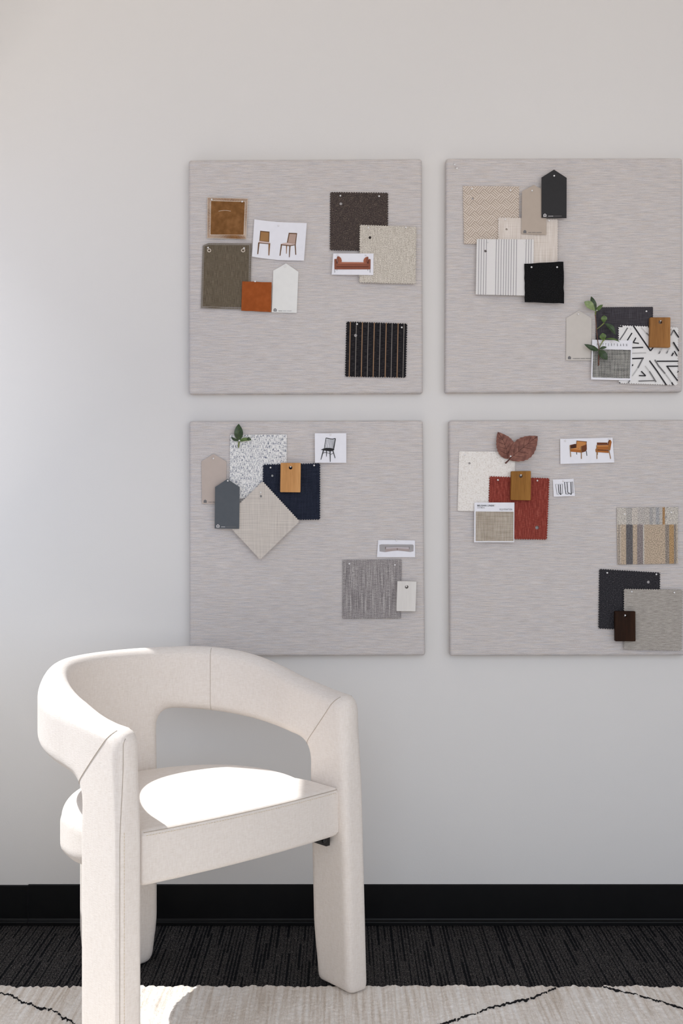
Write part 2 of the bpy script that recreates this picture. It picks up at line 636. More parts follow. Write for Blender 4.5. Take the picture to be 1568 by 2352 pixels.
def shell_field(S, N, Z):
    yy = -np.interp(S, ss, CY)                       # how far back
    yy = np.clip(yy, 0, 1)
    m = np.minimum(S, LT - S)                        # from the nearer front edge
    zhi = 0.674 + 0.080 * sstep(0.0, 0.48, yy)
    zlo = 0.537 + 0.138 * yy
    taper = 0.012 * (1 - sstep(0.0, 0.16, Z)) * (S > LT / 2)
    d = smin(zlo - Z, m - (0.132 - taper), 0.055)
    mid = np.abs(S - LT / 2)
    z0 = np.where(m < 0.3, 0.0125, 0.0)
    d = smin(d, mid - 0.093 + 0.012 * (1 - sstep(0, 0.12, Z)), 0.05)
    nout = N * OUTS
    zhi = zhi - 0.030 * np.clip((nout + 0.012) / 0.044, 0, 1) ** 2 * sstep(0.08, 0.3, m)
    d = np.maximum(d, Z - zhi)
    d = smax(d, -m, 0.03)
    rb = np.where(m > 0.3, 0.03, 0.012)
    d = smax(d, z0 - Z, rb)
    th = 0.0285 + 0.0035 * sstep(0.12, 0.35, m)
    r = 0.015 + 0.011 * sstep(0.45, 0.62, Z)
    q1, q2 = d + r, np.abs(N) - th + r
    return np.hypot(np.maximum(q1, 0), np.maximum(q2, 0)) + np.minimum(np.maximum(q1, q2), 0) - r


def shell_map(V):
    S, N, Z = V[:, 0], V[:, 1], V[:, 2]
    lx = np.interp(S, ss, CX) - N * np.interp(S, ss, TY) * -1.0
    ly = np.interp(S, ss, CY) - N * np.interp(S, ss, TX)
    # far front leg leans in towards its top
    back = sstep(0.42, 0.05, -ly) * (S > LT / 2)
    lx = lx - 0.021 * np.clip(Z / 0.62, 0, 1.1) * back
    x = CO[0] + lx * CU[0] + ly * CV[0]
    y = CO[1] + lx * CU[1] + ly * CV[1]
    return np.stack([x, y, Z], 1)


H = 0.0052
lo = (-0.03, -0.045, -0.02)
shape = (int((LT + 0.06) / H) + 2, int(0.09 / H) + 2, int(0.80 / H) + 2)
G = np.meshgrid(*[lo[q] + H * np.arange(shape[q]) for q in range(3)], indexing='ij')
SV, SF = surface_nets(shell_field(*G), lo, H, shape)
del G
# mitre seams: from the inner corner under the arm to the top front corner
bm = bmesh.new()
bv = [bm.verts.new(v) for v in SV]
for fc in SF:
    bm.faces.new([bv[i] for i in fc])
bm.normal_update()
MA, MB = np.array([0.010, 0.684]), np.array([0.142, 0.550])     # (s, z) ends of the seam
mn = np.array([-(MB - MA)[1], (MB - MA)[0]])
mn = mn / np.hypot(*mn)


def cut(co, no, test):
    g = [e for e in bm.edges if test(e)]
    fs = set(f for e in g for f in e.link_faces)
    es = set(e for f in fs for e in f.edges)
    vs = set(v for f in fs for v in f.verts)
    bmesh.ops.bisect_plane(bm, geom=list(vs) + list(es) + list(fs), plane_co=co, plane_no=no, dist=1e-6)


cut((MA[0], 0, MA[1]), (mn[0], 0, mn[1]), lambda e: e.verts[0].co.x < 0.20)
cut((LT - MA[0], 0, MA[1]), (-mn[0], 0, mn[1]), lambda e: e.verts[0].co.x > LT - 0.20)
REARZ = 0.590
cut((0, 0, REARZ), (0, 0, 1), lambda e: abs(e.verts[0].co.x - LT / 2) < 0.20)


def cls(c):
    s, z = c.x, c.z
    if s < 0.22 and (s - MA[0]) * mn[0] + (z - MA[1]) * mn[1] < 0:
        return 1
    if s > LT - 0.22 and (LT - s - MA[0]) * mn[0] + (z - MA[1]) * mn[1] < 0:
        return 2
    if abs(s - LT / 2) < 0.20 and z < REARZ:
        return 3
    return 0


assert (0.05 - MA[0]) * mn[0] + (0.3 - MA[1]) * mn[1] < 0
bm.verts.ensure_lookup_table()
bm.verts.index_update()
DV = np.array([v.co[:] for v in bm.verts])
WV = shell_map(DV)
fcls = [cls(f.calc_center_median()) for f in bm.faces]
faces = [[v.index for v in f.verts] for f in bm.faces]
# smooth normals of the whole skin, kept on each part so the seams stay tight
NV = np.zeros_like(WV)
for fc in faces:
    p = WV[fc]
    nrm = np.cross(p[1] - p[0], p[2] - p[0])
    if len(fc) > 3:
        nrm = nrm + np.cross(p[2] - p[0], p[3] - p[0])
    NV[fc] += nrm
NV /= np.maximum(np.linalg.norm(NV, axis=1), 1e-12)[:, None]
cen = WV.mean(0)

chair = empty('armchair', (CO[0] - 0.15, CO[1] + 0.18, 0.0))
tag(chair, 'ivory upholstered barrel armchair with slab legs standing half on the rug', 'armchair')
CL = np.array(chair.location)
shell_flip = None


def shell_part(name, k):
    global shell_flip
    used = {}
    V, Fp, Nn = [], [], []
    for fc, c in zip(faces, fcls):
        if c != k:
            continue
        q = []
        for i in fc:
            if i not in used:
                used[i] = len(V)
                V.append(WV[i] - CL)
                Nn.append(NV[i])
            q.append(used[i])
        Fp.append(q)
    if shell_flip is None:
        # outward test: a top face must look up
        top = max(range(len(V)), key=lambda i: V[i][2])
        shell_flip = Nn[top][2] < 0
    if shell_flip:
        Fp = [q[::-1] for q in Fp]
        Nn = [-n for n in Nn]
    o = pydata(name, V, Fp, M_IVORY, chair, smooth=True)
    o.data.normals_split_custom_set_from_vertices([tuple(n) for n in Nn])
    return o


back = shell_part('backrest', 0)
legs = [shell_part('leg', k) for k in (1, 2, 3)]

# seam lines along the cuts and up the middle of the back
def skin_n(s, z, side):
    n = np.linspace(0, 0.04, 161) * side
    f = shell_field(np.full_like(n, s), n, np.full_like(n, z))
    j = np.argmax(f > 0)
    if f[0] > 0:
        return None
    return n[j]


def seam_strip(path, r, parent, mat, name='seam'):
    V, F = tube_mesh([[Vector(p) - Vector(CL) for p in pp] for pp in path], r, 5)
    return pydata(name, V, F, mat, parent, smooth=True)


def loop_on_skin(line):
    """closed seam: outer face, over the edge, inner face"""
    res = []
    for side in (1, -1):
        row = []
        for s, z in (line if side == 1 else line[::-1]):
            n = skin_n(s, z, side)
            if n is not None:
                row.append((s, n, z))
        res += row
    return res


nl = 48
mline = [MA + (MB - MA) * q for q in np.linspace(-0.12, 1.2, nl)]
paths = []
for mir in (0, 1):
    ln = [((LT - s) if mir else s, z) for s, z in mline]
    lp = loop_on_skin(ln)
    if lp:
        lp.append(lp[0])
        paths.append(shell_map(np.array(lp)))
for pp in paths:
    seam_strip([pp], 0.0009, back, M_SEAM)
cl = [(LT / 2 + 0.235, z) for z in np.linspace(0.55, 0.80, 60)]
cp = [(s, skin_n(s, z, -1), z) for s, z in cl]
cp2 = [(s, skin_n(s, z, 1), z) for s, z in cl]
inner = [q for q in cp if q[1] is not None]
outer = [q for q in cp2 if q[1] is not None]
for pp in (inner, outer):
    seam_strip([shell_map(np.array(pp))], 0.0006, back, M_SEAM)
# front seam and topstitching down the near leg
def edge_line(side, s_off, z0, z1, mir=False, n=120):
    res = []
    for z in np.linspace(z0, z1, n):
        s = s_off
        nn = skin_n((LT - s) if mir else s, z, side)
        if nn is not None:
            res.append(((LT - s) if mir else s, nn, z))
    return shell_map(np.array(res))


OUT = 1 if np.linalg.norm(shell_map(np.array([[0.1, 0.03, 0.3]]))[0][:2] - CO) > np.linalg.norm(
    shell_map(np.array([[0.1, -0.03, 0.3]]))[0][:2] - CO) else -1
fr = edge_line(OUT, 0.0035, 0.02, 0.668)
seam_strip([fr], 0.0007, legs[0], M_SEAM)
# dashes on the front face
dash = []
for q in range(75):
    z = 0.02 + q * 0.0062
    a = []
    for zz in (z, z + 0.004):
        svals = np.linspace(0.03, -0.01, 120)
        nn = OUT * 0.0155
        fv = shell_field(svals, np.full_like(svals, nn), np.full_like(svals, zz))
        s = svals[np.argmax(fv > 0)]
        a.append((s, nn, zz))
    dash.append(shell_map(np.array(a)))
st = seam_strip(dash, 0.0006, legs[0], M_STITCH, 'topstitching')
st['kind'] = 'stuff'

# seat cushion
def seat_field(X, Yv, Z):
    r2 = (np.abs(X) ** 2.1 + np.abs(Yv + 0.215) ** 2.1 + 1e-12) ** (1 / 2.1) - 0.277
    r2 = smax(r2, Yv + 0.150, 0.02)
    fr_ = np.maximum(np.abs(X) - 0.2565, np.maximum(Yv + 0.026 - 0.014 * np.clip(1 - (X / 0.256) ** 2, 0, 1), -0.33 - Yv))
    d = smin(r2, fr_, 0.015)
    top = 0.471 + 0.015 * np.clip(1 - (X / 0.30) ** 2, 0, 1) * sstep(-0.02, -0.24, Yv) * sstep(-0.52, -0.26, Yv)
    bot = 0.3625 - 0.012 * sstep(-0.15, -0.3, Yv)
    mid = (top + bot) / 2
    hh = (top - bot) / 2
    rr = 0.012 + 0.034 * sstep(-0.10, -0.20, Yv)
    rr = np.where(Z < mid, np.minimum(rr, 0.034), rr)
    q1, q2 = d + rr, np.abs(Z - mid) - hh + rr
    return np.hypot(np.maximum(q1, 0), np.maximum(q2, 0)) + np.minimum(np.maximum(q1, q2), 0) - rr


H2 = 0.0048
lo2 = (-0.33, -0.54, 0.32)
shp2 = (int(0.66 / H2) + 1, int(0.55 / H2) + 1, int(0.20 / H2) + 1)
G = np.meshgrid(*[lo2[q] + H2 * np.arange(shp2[q]) for q in range(3)], indexing='ij')
V2, F2 = surface_nets(seat_field(*G), lo2, H2, shp2)
del G


def loc2w(V):
    V = np.asarray(V, dtype=float)
    return np.stack([CO[0] + V[:, 0] * CU[0] + V[:, 1] * CV[0], CO[1] + V[:, 0] * CU[1] + V[:, 1] * CV[1], V[:, 2]], 1)


seat = pydata('seat', loc2w(V2) - CL, F2[:, ::-1] if False else F2, M_IVORY, chair, smooth=True)
_top = max(seat.data.vertices, key=lambda v: v.co.z)
if _top.normal.z < 0:
    seat.data.flip_normals()
# seam welt along the front top edge, topstitch just below
row, st2 = [], []
for x in np.linspace(-0.250, 0.250, 90):
    zt = 0.4660
    yv = np.linspace(-0.06, 0.0, 241)
    f_ = seat_field(np.full_like(yv, x), yv, np.full_like(yv, zt))
    row.append((x, yv[np.argmax(f_ > 0)], zt))
seam_strip([loc2w(row)], 0.0009, seat, M_SEAM)
for k_ in range(75):
    x = -0.246 + k_ * 0.0066
    st2.append(loc2w([(xx, -0.0258 + 0.014 * (1 - (xx / 0.256) ** 2), 0.4600) for xx in (x, x + 0.004)]))
st = seam_strip(st2, 0.0005, seat, M_STITCH, 'topstitching')
st['kind'] = 'stuff'
# black dust cover under the seat, and the bracket that ties the seat to the far leg
n_ = 48
ring = []
for q in range(n_):
    th = 2 * math.pi * q / n_
    c, s = math.cos(th), math.sin(th)
    ring.append((0.225 * math.copysign(abs(c) ** 0.75, c), -0.24 + (0.204 if s > 0 else 0.215) * math.copysign(abs(s) ** 0.75, s)))
V = [(x, y, z) for z in (0.3600, 0.3650) for x, y in ring]
F = [tuple(range(n_))[::-1], tuple(range(n_, 2 * n_))] + [(q, (q + 1) % n_, n_ + (q + 1) % n_, n_ + q) for q in range(n_)]
pydata('dust_cover', loc2w(V) - CL, F, M_BLACK, chair)
# bracket: triangular gusset with a bolt
V = [(x, y, z) for y in (-0.082, -0.050) for x, z in ((0.208, 0.3615), (0.251, 0.3615), (0.251, 0.338), (0.240, 0.338), (0.210, 0.352))]
F = [(0, 1, 2, 3, 4), (9, 8, 7, 6, 5)] + [(q, q + 5, (q + 1) % 5 + 5, (q + 1) % 5) for q in range(5)]
br = pydata('bracket', loc2w(V) - CL, F, M_BRACKET, chair)
bm2 = bmesh.new()
bmesh.ops.create_uvsphere(bm2, u_segments=10, v_segments=6, radius=0.006)
for v in bm2.verts:
    v.co = v.co * 1.0
    p = loc2w([(0.234 + v.co.x, -0.048 + v.co.y * 0.5, 0.3525 + v.co.z)])[0] - CL
    v.co = Vector(p)
me = bpy.data.meshes.new('bolt')
bm2.to_mesh(me)
bm2.free()
link_mesh('bolt', me, M_BRACKET, br, smooth=True)

# ------------------------------------------------------------------ pinboard panels
YF = -0.032                                    # front face of the panels


def panel(corners, label):
    """fabric-wrapped panel from its four front corners (px), clockwise from top left"""
    p3 = [Vector(P(x, y, YF)) for x, y in corners]
    c = sum(p3, Vector()) / 4
    o = empty('pinboard', (c.x, 0, c.z))
    tag(o, label, 'pinboard', 'four fabric pinboards on the wall')
    loc = [((p.x - c.x), (p.z - c.z)) for p in p3]
    # rounded outline rings from wall to face
    rings = []

    def outline(inset, rad):
        out = []
        cs = [(loc[0][0] + inset, loc[0][1] - inset), (loc[1][0] - inset, loc[1][1] - inset),
              (loc[2][0] - inset, loc[2][1] + inset), (loc[3][0] + inset, loc[3][1] + inset)]
        sg = [(1, -1), (-1, -1), (-1, 1), (1, 1)]
        for (x, z), (sx, sz), a0 in zip(cs, sg, (180, 90, 0, -90)):
            for q in range(5):
                a = math.radians(a0 - q * 22.5)
                out.append((x + sx * rad + rad * math.cos(a), z + sz * rad + rad * math.sin(a)))
        return out
    for ins, y, rad in ((0.003, -0.0005, 0.004), (0.0, -0.004, 0.006), (0.0, YF + 0.008, 0.006), (0.0012, YF + 0.003, 0.006), (0.0040, YF + 0.0006, 0.006), (0.008, YF, 0.006)):
        rings.append([(x, y, z) for x, z in outline(ins, rad)])
    n = len(rings[0])
    V = [v for r in rings for v in r]
    F = []
    for i in range(len(rings) - 1):
        for q in range(n):
            F.append((i * n + q, i * n + (q + 1) % n, (i + 1) * n + (q + 1) % n, (i + 1) * n + q))
    F.append(tuple((len(rings) - 1) * n + q for q in range(n)))
    F.append(tuple(range(n))[::-1])
    # local axes x right, y up, z towards the viewer, so the cloth runs across
    V = [(x, z, -y) for x, y, z in V]
    me = bpy.data.meshes.new('cloth_cover')
    me.from_pydata(V, [], F)
    bmx = bmesh.new()
    bmx.from_mesh(me)
    bmesh.ops.recalc_face_normals(bmx, faces=bmx.faces[:])
    bmx.to_mesh(me)
    bmx.free()
    f = link_mesh('cloth_cover', me, M_PANEL, o, smooth=True)
    f.rotation_euler = (math.pi / 2, 0, 0)
    return o


panel([(433, 367), (968.5, 364), (971, 903), (433, 905)], 'upper left fabric pinboard, holding the brown leather and denim swatches')
panel([(1024, 363), (1567, 362), (1567, 900), (1022, 902)], 'upper right fabric pinboard, holding the black paint chip and sprig')
panel([(434, 967), (971, 965.5), (976, 1506), (435, 1508)], 'lower left fabric pinboard above the armchair back')
panel([(1031, 965.5), (1573, 964), (1576, 1506), (1033, 1507)], 'lower right fabric pinboard, holding the red swatch and red leaf')

# ------------------------------------------------------------------ things pinned to the boards
class Z:
    """a measured crop of the photograph: crop pixel -> photo pixel"""
    def __init__(self, x, y, s):
        self.x, self.y, self.s = x, y, s

    def __call__(self, *pts):
        return [(self.x + a / self.s, self.y + b / self.s) for a, b in pts]


def local_frame(px, Y):
    """centre of the points on plane Y and their in-plane offsets (metres)"""
    p = [P(x, y, Y) for x, y in px]
    cx = sum(q[0] for q in p) / len(p)
    cz = sum(q[2] for q in p) / len(p)
    return (cx, cz), [(q[0] - cx, q[2] - cz) for q in p]


def zigzag(loc, pitch, depth, sides=None):
    """cut the outline with pinking shears"""
    out = []
    n = len(loc)
    area = sum(loc[i][0] * loc[(i + 1) % n][1] - loc[(i + 1) % n][0] * loc[i][1] for i in range(n))
    sg = 1 if area > 0 else -1
    for i in range(n):
        a, b = Vector(loc[i]), Vector(loc[(i + 1) % n])
        d = b - a
        if sides is not None and i not in sides:
            out.append((a.x, a.y))
            continue
        m = max(2, round(d.length / pitch))
        nrm = Vector((-d.y, d.x)).normalized() * sg
        for k in range(m):
            p = a + d * (k / m)
            q = a + d * ((k + 0.5) / m)
            out.append((p.x, p.y))
            out.append((q.x + nrm.x * depth, q.y + nrm.y * depth))
    return out


def straight(loc, step=0.012, wob=0.0, seed=1):
    rnd = random.Random(seed)
    out = []
    n = len(loc)
    for i in range(n):
        a, b = Vector(loc[i]), Vector(loc[(i + 1) % n])
        m = max(1, int((b - a).length / step))
        for k in range(m):
            p = a + (b - a) * (k / m)
            if k and wob:
                p = p + Vector((rnd.uniform(-wob, wob), rnd.uniform(-wob, wob)))
            out.append((p.x, p.y))
    return out


def sheet_mesh(name, outline, holes, thick, zf, mats, parent=None, grid=0.014, rim=None):
    """flat or gently curved sheet from an outline with round holes; zf(x, y) gives its height off the board"""
    area = sum(outline[i][0] * outline[(i + 1) % len(outline)][1] - outline[(i + 1) % len(outline)][0] * outline[i][1] for i in range(len(outline)))
    if area < 0:
        outline = outline[::-1]
    loops = [outline]
    for hx, hy, hr in holes:
        loops.append([(hx + hr * math.cos(2 * math.pi * k / 14), hy - hr * math.sin(2 * math.pi * k / 14)) for k in range(14)])
    verts, edges = [], []
    for lp in loops:
        b0 = len(verts)
        verts += [Vector(p) for p in lp]
        edges += [(b0 + i, b0 + (i + 1) % len(lp)) for i in range(len(lp))]
    xs_ = [p[0] for p in outline]
    ys_ = [p[1] for p in outline]

    def inside(x, y, lp):
        c = False
        j = len(lp) - 1
        for i in range(len(lp)):
            if (lp[i][1] > y) != (lp[j][1] > y) and x < (lp[j][0] - lp[i][0]) * (y - lp[i][1]) / (lp[j][1] - lp[i][1]) + lp[i][0]:
                c = not c
            j = i
        return c
    gx = min(xs_) + grid * 0.5
    while gx < max(xs_):
        gy = min(ys_) + grid * 0.5
        while gy < max(ys_):
            if inside(gx, gy, outline) and all((gx - hx) ** 2 + (gy - hy) ** 2 > (hr * 1.6) ** 2 for hx, hy, hr in holes):
                verts.append(Vector((gx, gy)))
            gy += grid
        gx += grid
    r = delaunay_2d_cdt(verts, edges, [], 1, 1e-7)
    rv, rf = r[0], r[2]
    tris = []
    for f in rf:
        c = sum((rv[i] for i in f), Vector((0, 0))) / len(f)
        if any((c.x - hx) ** 2 + (c.y - hy) ** 2 < (hr * 0.9) ** 2 for hx, hy, hr in holes):
            continue
        a = (rv[f[1]] - rv[f[0]]).cross(rv[f[2]] - rv[f[0]])
        tris.append(tuple(f) if a > 0 else tuple(f)[::-1])
    n = len(rv)
    V = [(p.x, p.y, zf(p.x, p.y) + thick) for p in rv] + [(p.x, p.y, zf(p.x, p.y)) for p in rv]
    F = list(tris) + [tuple(i + n for i in t_[::-1]) for t_ in tris]
    cnt = {}
    for t_ in tris:
        for i in range(len(t_)):
            e = (t_[i], t_[(i + 1) % len(t_)])
            cnt[e] = cnt.get(e, 0) + 1
    rimf = []
    for (a, b) in cnt:
        if (b, a) not in cnt:
            rimf.append((a, b))
    for a, b in rimf:
        k = len(V)
        V += [V[a], V[b], V[b + n], V[a + n]]
        F.append((k + 1, k, k + 3, k + 2))
    o = pydata(name, V, F, mats, parent, smooth=True)
    return o


def sheet(name, label, cat, px, off, mat, thick=0.0011, pink=None, holes=(), lift=0.002, bow=0.0, group=None, wob=0.0, sides=None, zfun=None):
    """a swatch or card pinned at its top: px = its corners in the photo, off = how far its back sits off the board"""
    Y = YF - off
    (cx, cz), loc = local_frame(px, Y - thick)
    hl = []
    for x, y, r in holes:
        q = P(x, y, Y - thick)
        hl.append((q[0] - cx, q[2] - cz, r / FPX * (D + Y)))
    top = max(p[1] for p in loc)
    hgt = top - min(p[1] for p in loc)
    wid = max(abs(p[0]) for p in loc)
    ol = zigzag(loc, pink[0], pink[1], sides) if pink else straight(loc, 0.012, wob, int(px[0][0]))
    ph = (px[0][0] * 0.37) % 6.28

    def zf(x, y):
        if zfun:
            return zfun(x / wid, max(0.0, (top - y) / hgt))
        t_ = max(0.0, (top - y) / hgt)
        return lift * t_ ** 1.5 + bow * (x / wid) ** 2 + 0.0004 * math.sin(x * 60 + ph) * t_
    o = sheet_mesh(name, ol, hl, thick, zf, mat)
    o.location = (cx, Y, cz)
    o.rotation_euler = (math.pi / 2, 0, 0)
    tag(o, label, cat, group)
    o['_Y'] = Y
    del o['_Y']
    return o, (cx, cz, Y - thick, zf)


def print_layer(name, parent, info, polys, base=0.00025):
    """flat print on a card: list of (photo px polygon, material), later ones on top"""
    cx, cz, Yf, zf = info
    V, F, MI, mats = [], [], [], []
    for k, (pp, m) in enumerate(polys):
        if m not in mats:
            mats.append(m)
        loc = []
        for x, y in pp:
            q = P(x, y, Yf)
            loc.append((q[0] - cx, q[2] - cz))
        b0 = len(V)
        th = (YF - 0) * 0
        for x, y in loc:
            V.append((x, y, zf(x, y) + CARD_T + base + 0.00014 * k))
        area = sum(loc[i][0] * loc[(i + 1) % len(loc)][1] - loc[(i + 1) % len(loc)][0] * loc[i][1] for i in range(len(loc)))
        idx = list(range(b0, b0 + len(loc)))
        if area < 0:
            idx = idx[::-1]
        F.append(idx)
        MI.append(mats.index(m))
    o = pydata(name, V, F, mats, parent, mi=MI)
    return o


CARD_T = 0.0005


def stroke(pts, w):
    """thick polyline as polygon (photo px)"""
    L, R = [], []
    n = len(pts)
    for i in range(n):
        a = Vector(pts[max(i - 1, 0)])
        b = Vector(pts[min(i + 1, n - 1)])
        d = (b - a).normalized()
        nn = Vector((-d.y, d.x))
        ww = (w[i] if isinstance(w, (list, tuple)) else w) / 2
        p = Vector(pts[i])
        L.append((p + nn * ww)[:])
        R.append((p - nn * ww)[:])
    return L + R[::-1]


def text_on(parent, info, s, px, py, size_px, mat, align='LEFT', name='printed_text', squeeze=1.0, space=1.0, into=None, bold=0.012):
    cx, cz, Yf, zf = info
    cu = bpy.data.curves.new(name, 'FONT')
    cu.body = s
    cu.size = size_px / FPX * (D + Yf)
    cu.align_x = align
    cu.offset = cu.size * bold
    cu.space_character = space
    tmp = bpy.data.objects.new(name, cu)
    COL.objects.link(tmp)
    bpy.context.view_layer.update()
    me = bpy.data.meshes.new_from_object(tmp.evaluated_get(bpy.context.evaluated_depsgraph_get()))
    bpy.data.objects.remove(tmp)
    bpy.data.curves.remove(cu)
    me.materials.clear()
    q = P(px, py, Yf)
    me.transform(Matrix.Translation((q[0] - cx, q[2] - cz, zf(q[0] - cx, q[2] - cz) + CARD_T + 0.0003)) @ Matrix.Diagonal((squeeze, 1, 1, 1)))
    if into is not None:
        bmx = bmesh.new()
        bmx.from_mesh(into.data)
        bmx.from_mesh(me)
        bmx.to_mesh(into.data)
        bmx.free()
        return into
    o = link_mesh(name, me, mat, parent)
    return o


# --- pins
M_PINW = plain('white_pin_head', (244, 243, 242), 0.3, 0.5)
M_STEEL = plain('steel_wire', (150, 150, 152), 0.3, 0.5, 0.9)
M_PRINTK = plain('black_print_ink', (30, 30, 32), 0.6)


def pin_mesh():
    bm_ = bmesh.new()
    bmesh.ops.create_uvsphere(bm_, u_segments=14, v_segments=8, radius=0.0023)
    for v in bm_.verts:
        v.co.z += 0.0005
    me_ = bpy.data.meshes.new('head')
    bm_.to_mesh(me_)
    bm_.free()
    me_.materials.append(M_PINW)
    me_.polygons.foreach_set('use_smooth', [True] * len(me_.polygons))
    V_, F_ = tube_mesh([[(0, 0, 0.0), (0, 0, -0.016)]], 0.00038, 6)
    ms = bpy.data.meshes.new('shaft')
    ms.from_pydata([tuple(v) for v in V_], [], F_)
    ms.materials.append(M_STEEL)
    return me_, ms


PH, PS = pin_mesh()
_prev = None


def pin(px, py, off, label, tilt=(0.0, 0.0), stick=0.004):
    """ball pin whose head shows at (px, py); off = depth of the sheet it holds"""
    Y = YF - off - stick
    q = P(px, py, Y)
    o = empty('ball_pin', q, (math.pi / 2 + tilt[0], 0, tilt[1]))
    for n_, m_ in (('head', PH), ('shaft', PS)):
        c_ = bpy.data.objects.new(n_, m_)
        COL.objects.link(c_)
        c_.parent = o
    tag(o, label, 'pin', 'white ball pins on the boards')
    return o


# --- cloth, leather, wood, card
M_LEATHER = leather('brown_leather', (116, 78, 40), (128, 88, 48), (142, 100, 60))
M_TAN = leather('tan_leather', (150, 76, 30), (158, 81, 33), (166, 87, 38))
M_DENIM = weave('olive_denim', [(0, (88, 78, 64)), (0.5, (106, 96, 80)), (1, (124, 112, 96))], (900, 45), (90, 900), 0.65)
M_TWEED = weave('brown_tweed', [(0, (36, 30, 30)), (0.45, (66, 57, 55)), (0.8, (96, 86, 80)), (1, (168, 150, 128))], (900, 80), (80, 900), 0.5, speck=650)
M_BOUCLE = weave('beige_slub', [(0, (150, 140, 124)), (0.4, (196, 188, 176)), (1, (238, 232, 220))], (600, 40), (50, 600), 0.6, speck=520)
M_LINENC = weave('cream_linen', [(0, (208, 196, 184)), (0.5, (224, 214, 204)), (1, (238, 230, 222))], (650, 14), (14, 750), 0.65)
M_LINEND = weave('oatmeal_linen', [(0, (190, 182, 174)), (0.5, (206, 198, 189)), (1, (218, 210, 200))], (520, 12), (12, 520), 0.5, rot=0.74)
M_CREAM = weave('cream_felt', [(0, (206, 198, 188)), (0.5, (232, 226, 218)), (1, (244, 240, 234))], (200, 60), (60, 200), 0.5, speck=300, lo=0.30, hi=0.56)
M_RED = weave('brick_red_plush', [(0, (114, 48, 40)), (0.5, (140, 62, 52)), (1, (168, 92, 80))], (420, 40), (120, 500), 0.7, lo=0.34, hi=0.68)
M_BLACKW = weave('black_pile', [(0, (5, 5, 6)), (0.6, (12, 12, 13)), (1, (44, 44, 46))], (700, 700), (700, 700), 0.5, speck=500, bump=0.8)
M_CHAR = weave('charcoal_linen', [(0, (46, 44, 48)), (0.5, (66, 63, 68)), (1, (84, 81, 86))], (700, 30), (30, 700), 0.5)
M_DKMEL = weave('black_melange', [(0, (24, 24, 27)), (0.5, (44, 43, 47)), (1, (84, 82, 86))], (400, 400), (200, 600), 0.5, speck=620, sm=0.4)
M_GREYW = weave('grey_brushed_wool', [(0, (146, 140, 132)), (0.5, (170, 164, 156)), (1, (192, 186, 178))], (500, 500), (60, 380), 0.35, grain=700)
M_GREYST = weave('grey_blue_stripe_weave', [(0, (96, 92, 94)), (0.35, (136, 130, 130)), (0.6, (164, 158, 156)), (1, (212, 208, 204))], (700, 14), (60, 700), 0.65, speck=750, lo=0.38, hi=0.62, sm=0.35)
M_NAVY = None
M_WTWEED = weave('white_blue_tweed', [(0, (84, 92, 112)), (0.30, (160, 164, 174)), (0.5, (230, 229, 227)), (1, (244, 243, 240))], (560, 110), (90, 300), 0.75, speck=520, lo=0.40, hi=0.56, bump=0.9, sm=0.3)
M_CARD = plain('white_card', (240, 240, 245), 0.6)
M_EDGE = plain('pale_thread', (232, 220, 206), 0.85)
M_GTHREAD = plain('grey_thread', (176, 170, 164), 0.85)
M_DTHREAD = plain('dark_thread', (66, 60, 58), 0.85)
M_OAK = wood('oiled_oak', (136, 92, 48), (156, 108, 58), (174, 124, 70))
M_OAKL = wood('pale_oak', (184, 132, 78), (202, 148, 92), (214, 163, 108))
M_OAKG = wood('golden_oak', (132, 88, 36), (150, 103, 44), (166, 117, 56))
M_WALNUT = wood('dark_walnut', (32, 18, 9), (44, 25, 13), (56, 34, 18), rough=0.6, spec=0.12)
M_WHITEW = wood('white_painted_wood', (222, 218, 212), (228, 224, 218), (232, 229, 223))
CHIP = {k: plain(k, v, 0.55) for k, v in dict(chip_white=(236, 236, 232), chip_greige=(186, 172, 158), chip_black=(40, 39, 40), chip_pale=(206, 200, 192),
                                                chip_taupe=(192, 178, 168), chip_slate=(84, 89, 94)).items()}
M_PRINTG = plain('grey_print_ink', (118, 116, 116), 0.6)
M_PRINTL = plain('light_print_ink', (176, 176, 178), 0.6)
M_PRINTW = plain('white_print_ink', (206, 204, 204), 0.6)


def diag_weave():
    """geometric jacquard: nested bars turned block by block on the bias"""
    t_ = NT('fretwork_jacquard')
    s_ = t_.sep(t_.map((1, 1, 1), (0, 0, math.radians(42))))
    B, pr = 0.0195, 0.0049
    cx_ = t_.math('FLOOR', t_.math('DIVIDE', s_[0], B))
    cy_ = t_.math('FLOOR', t_.math('DIVIDE', s_[1], B))
    par = t_.math('MODULO', t_.math('ABSOLUTE', t_.math('ADD', cx_, cy_)), 2.0)
    wx = t_.math('SINE', t_.math('MULTIPLY', s_[0], 2 * math.pi / pr))
    wy = t_.math('SINE', t_.math('MULTIPLY', s_[1], 2 * math.pi / pr))
    w_ = t_.math('ADD', t_.math('MULTIPLY', wx, par), t_.math('MULTIPLY', wy, t_.math('SUBTRACT', 1.0, par)))
    g = t_.noise((700, 700, 1), detail=1)
    col = t_.ramp(t_.math('ADD', t_.math('MULTIPLY', w_, 0.5), t_.math('MULTIPLY', g, 0.8)),
                  [(0.18, (184, 168, 153)), (0.42, (192, 176, 162)), (0.58, (222, 210, 197)), (0.9, (230, 219, 207))])
    return t_.done(col, 0.9, w_, 0.3, 0.001, sheen=0.1, spec=0.1)


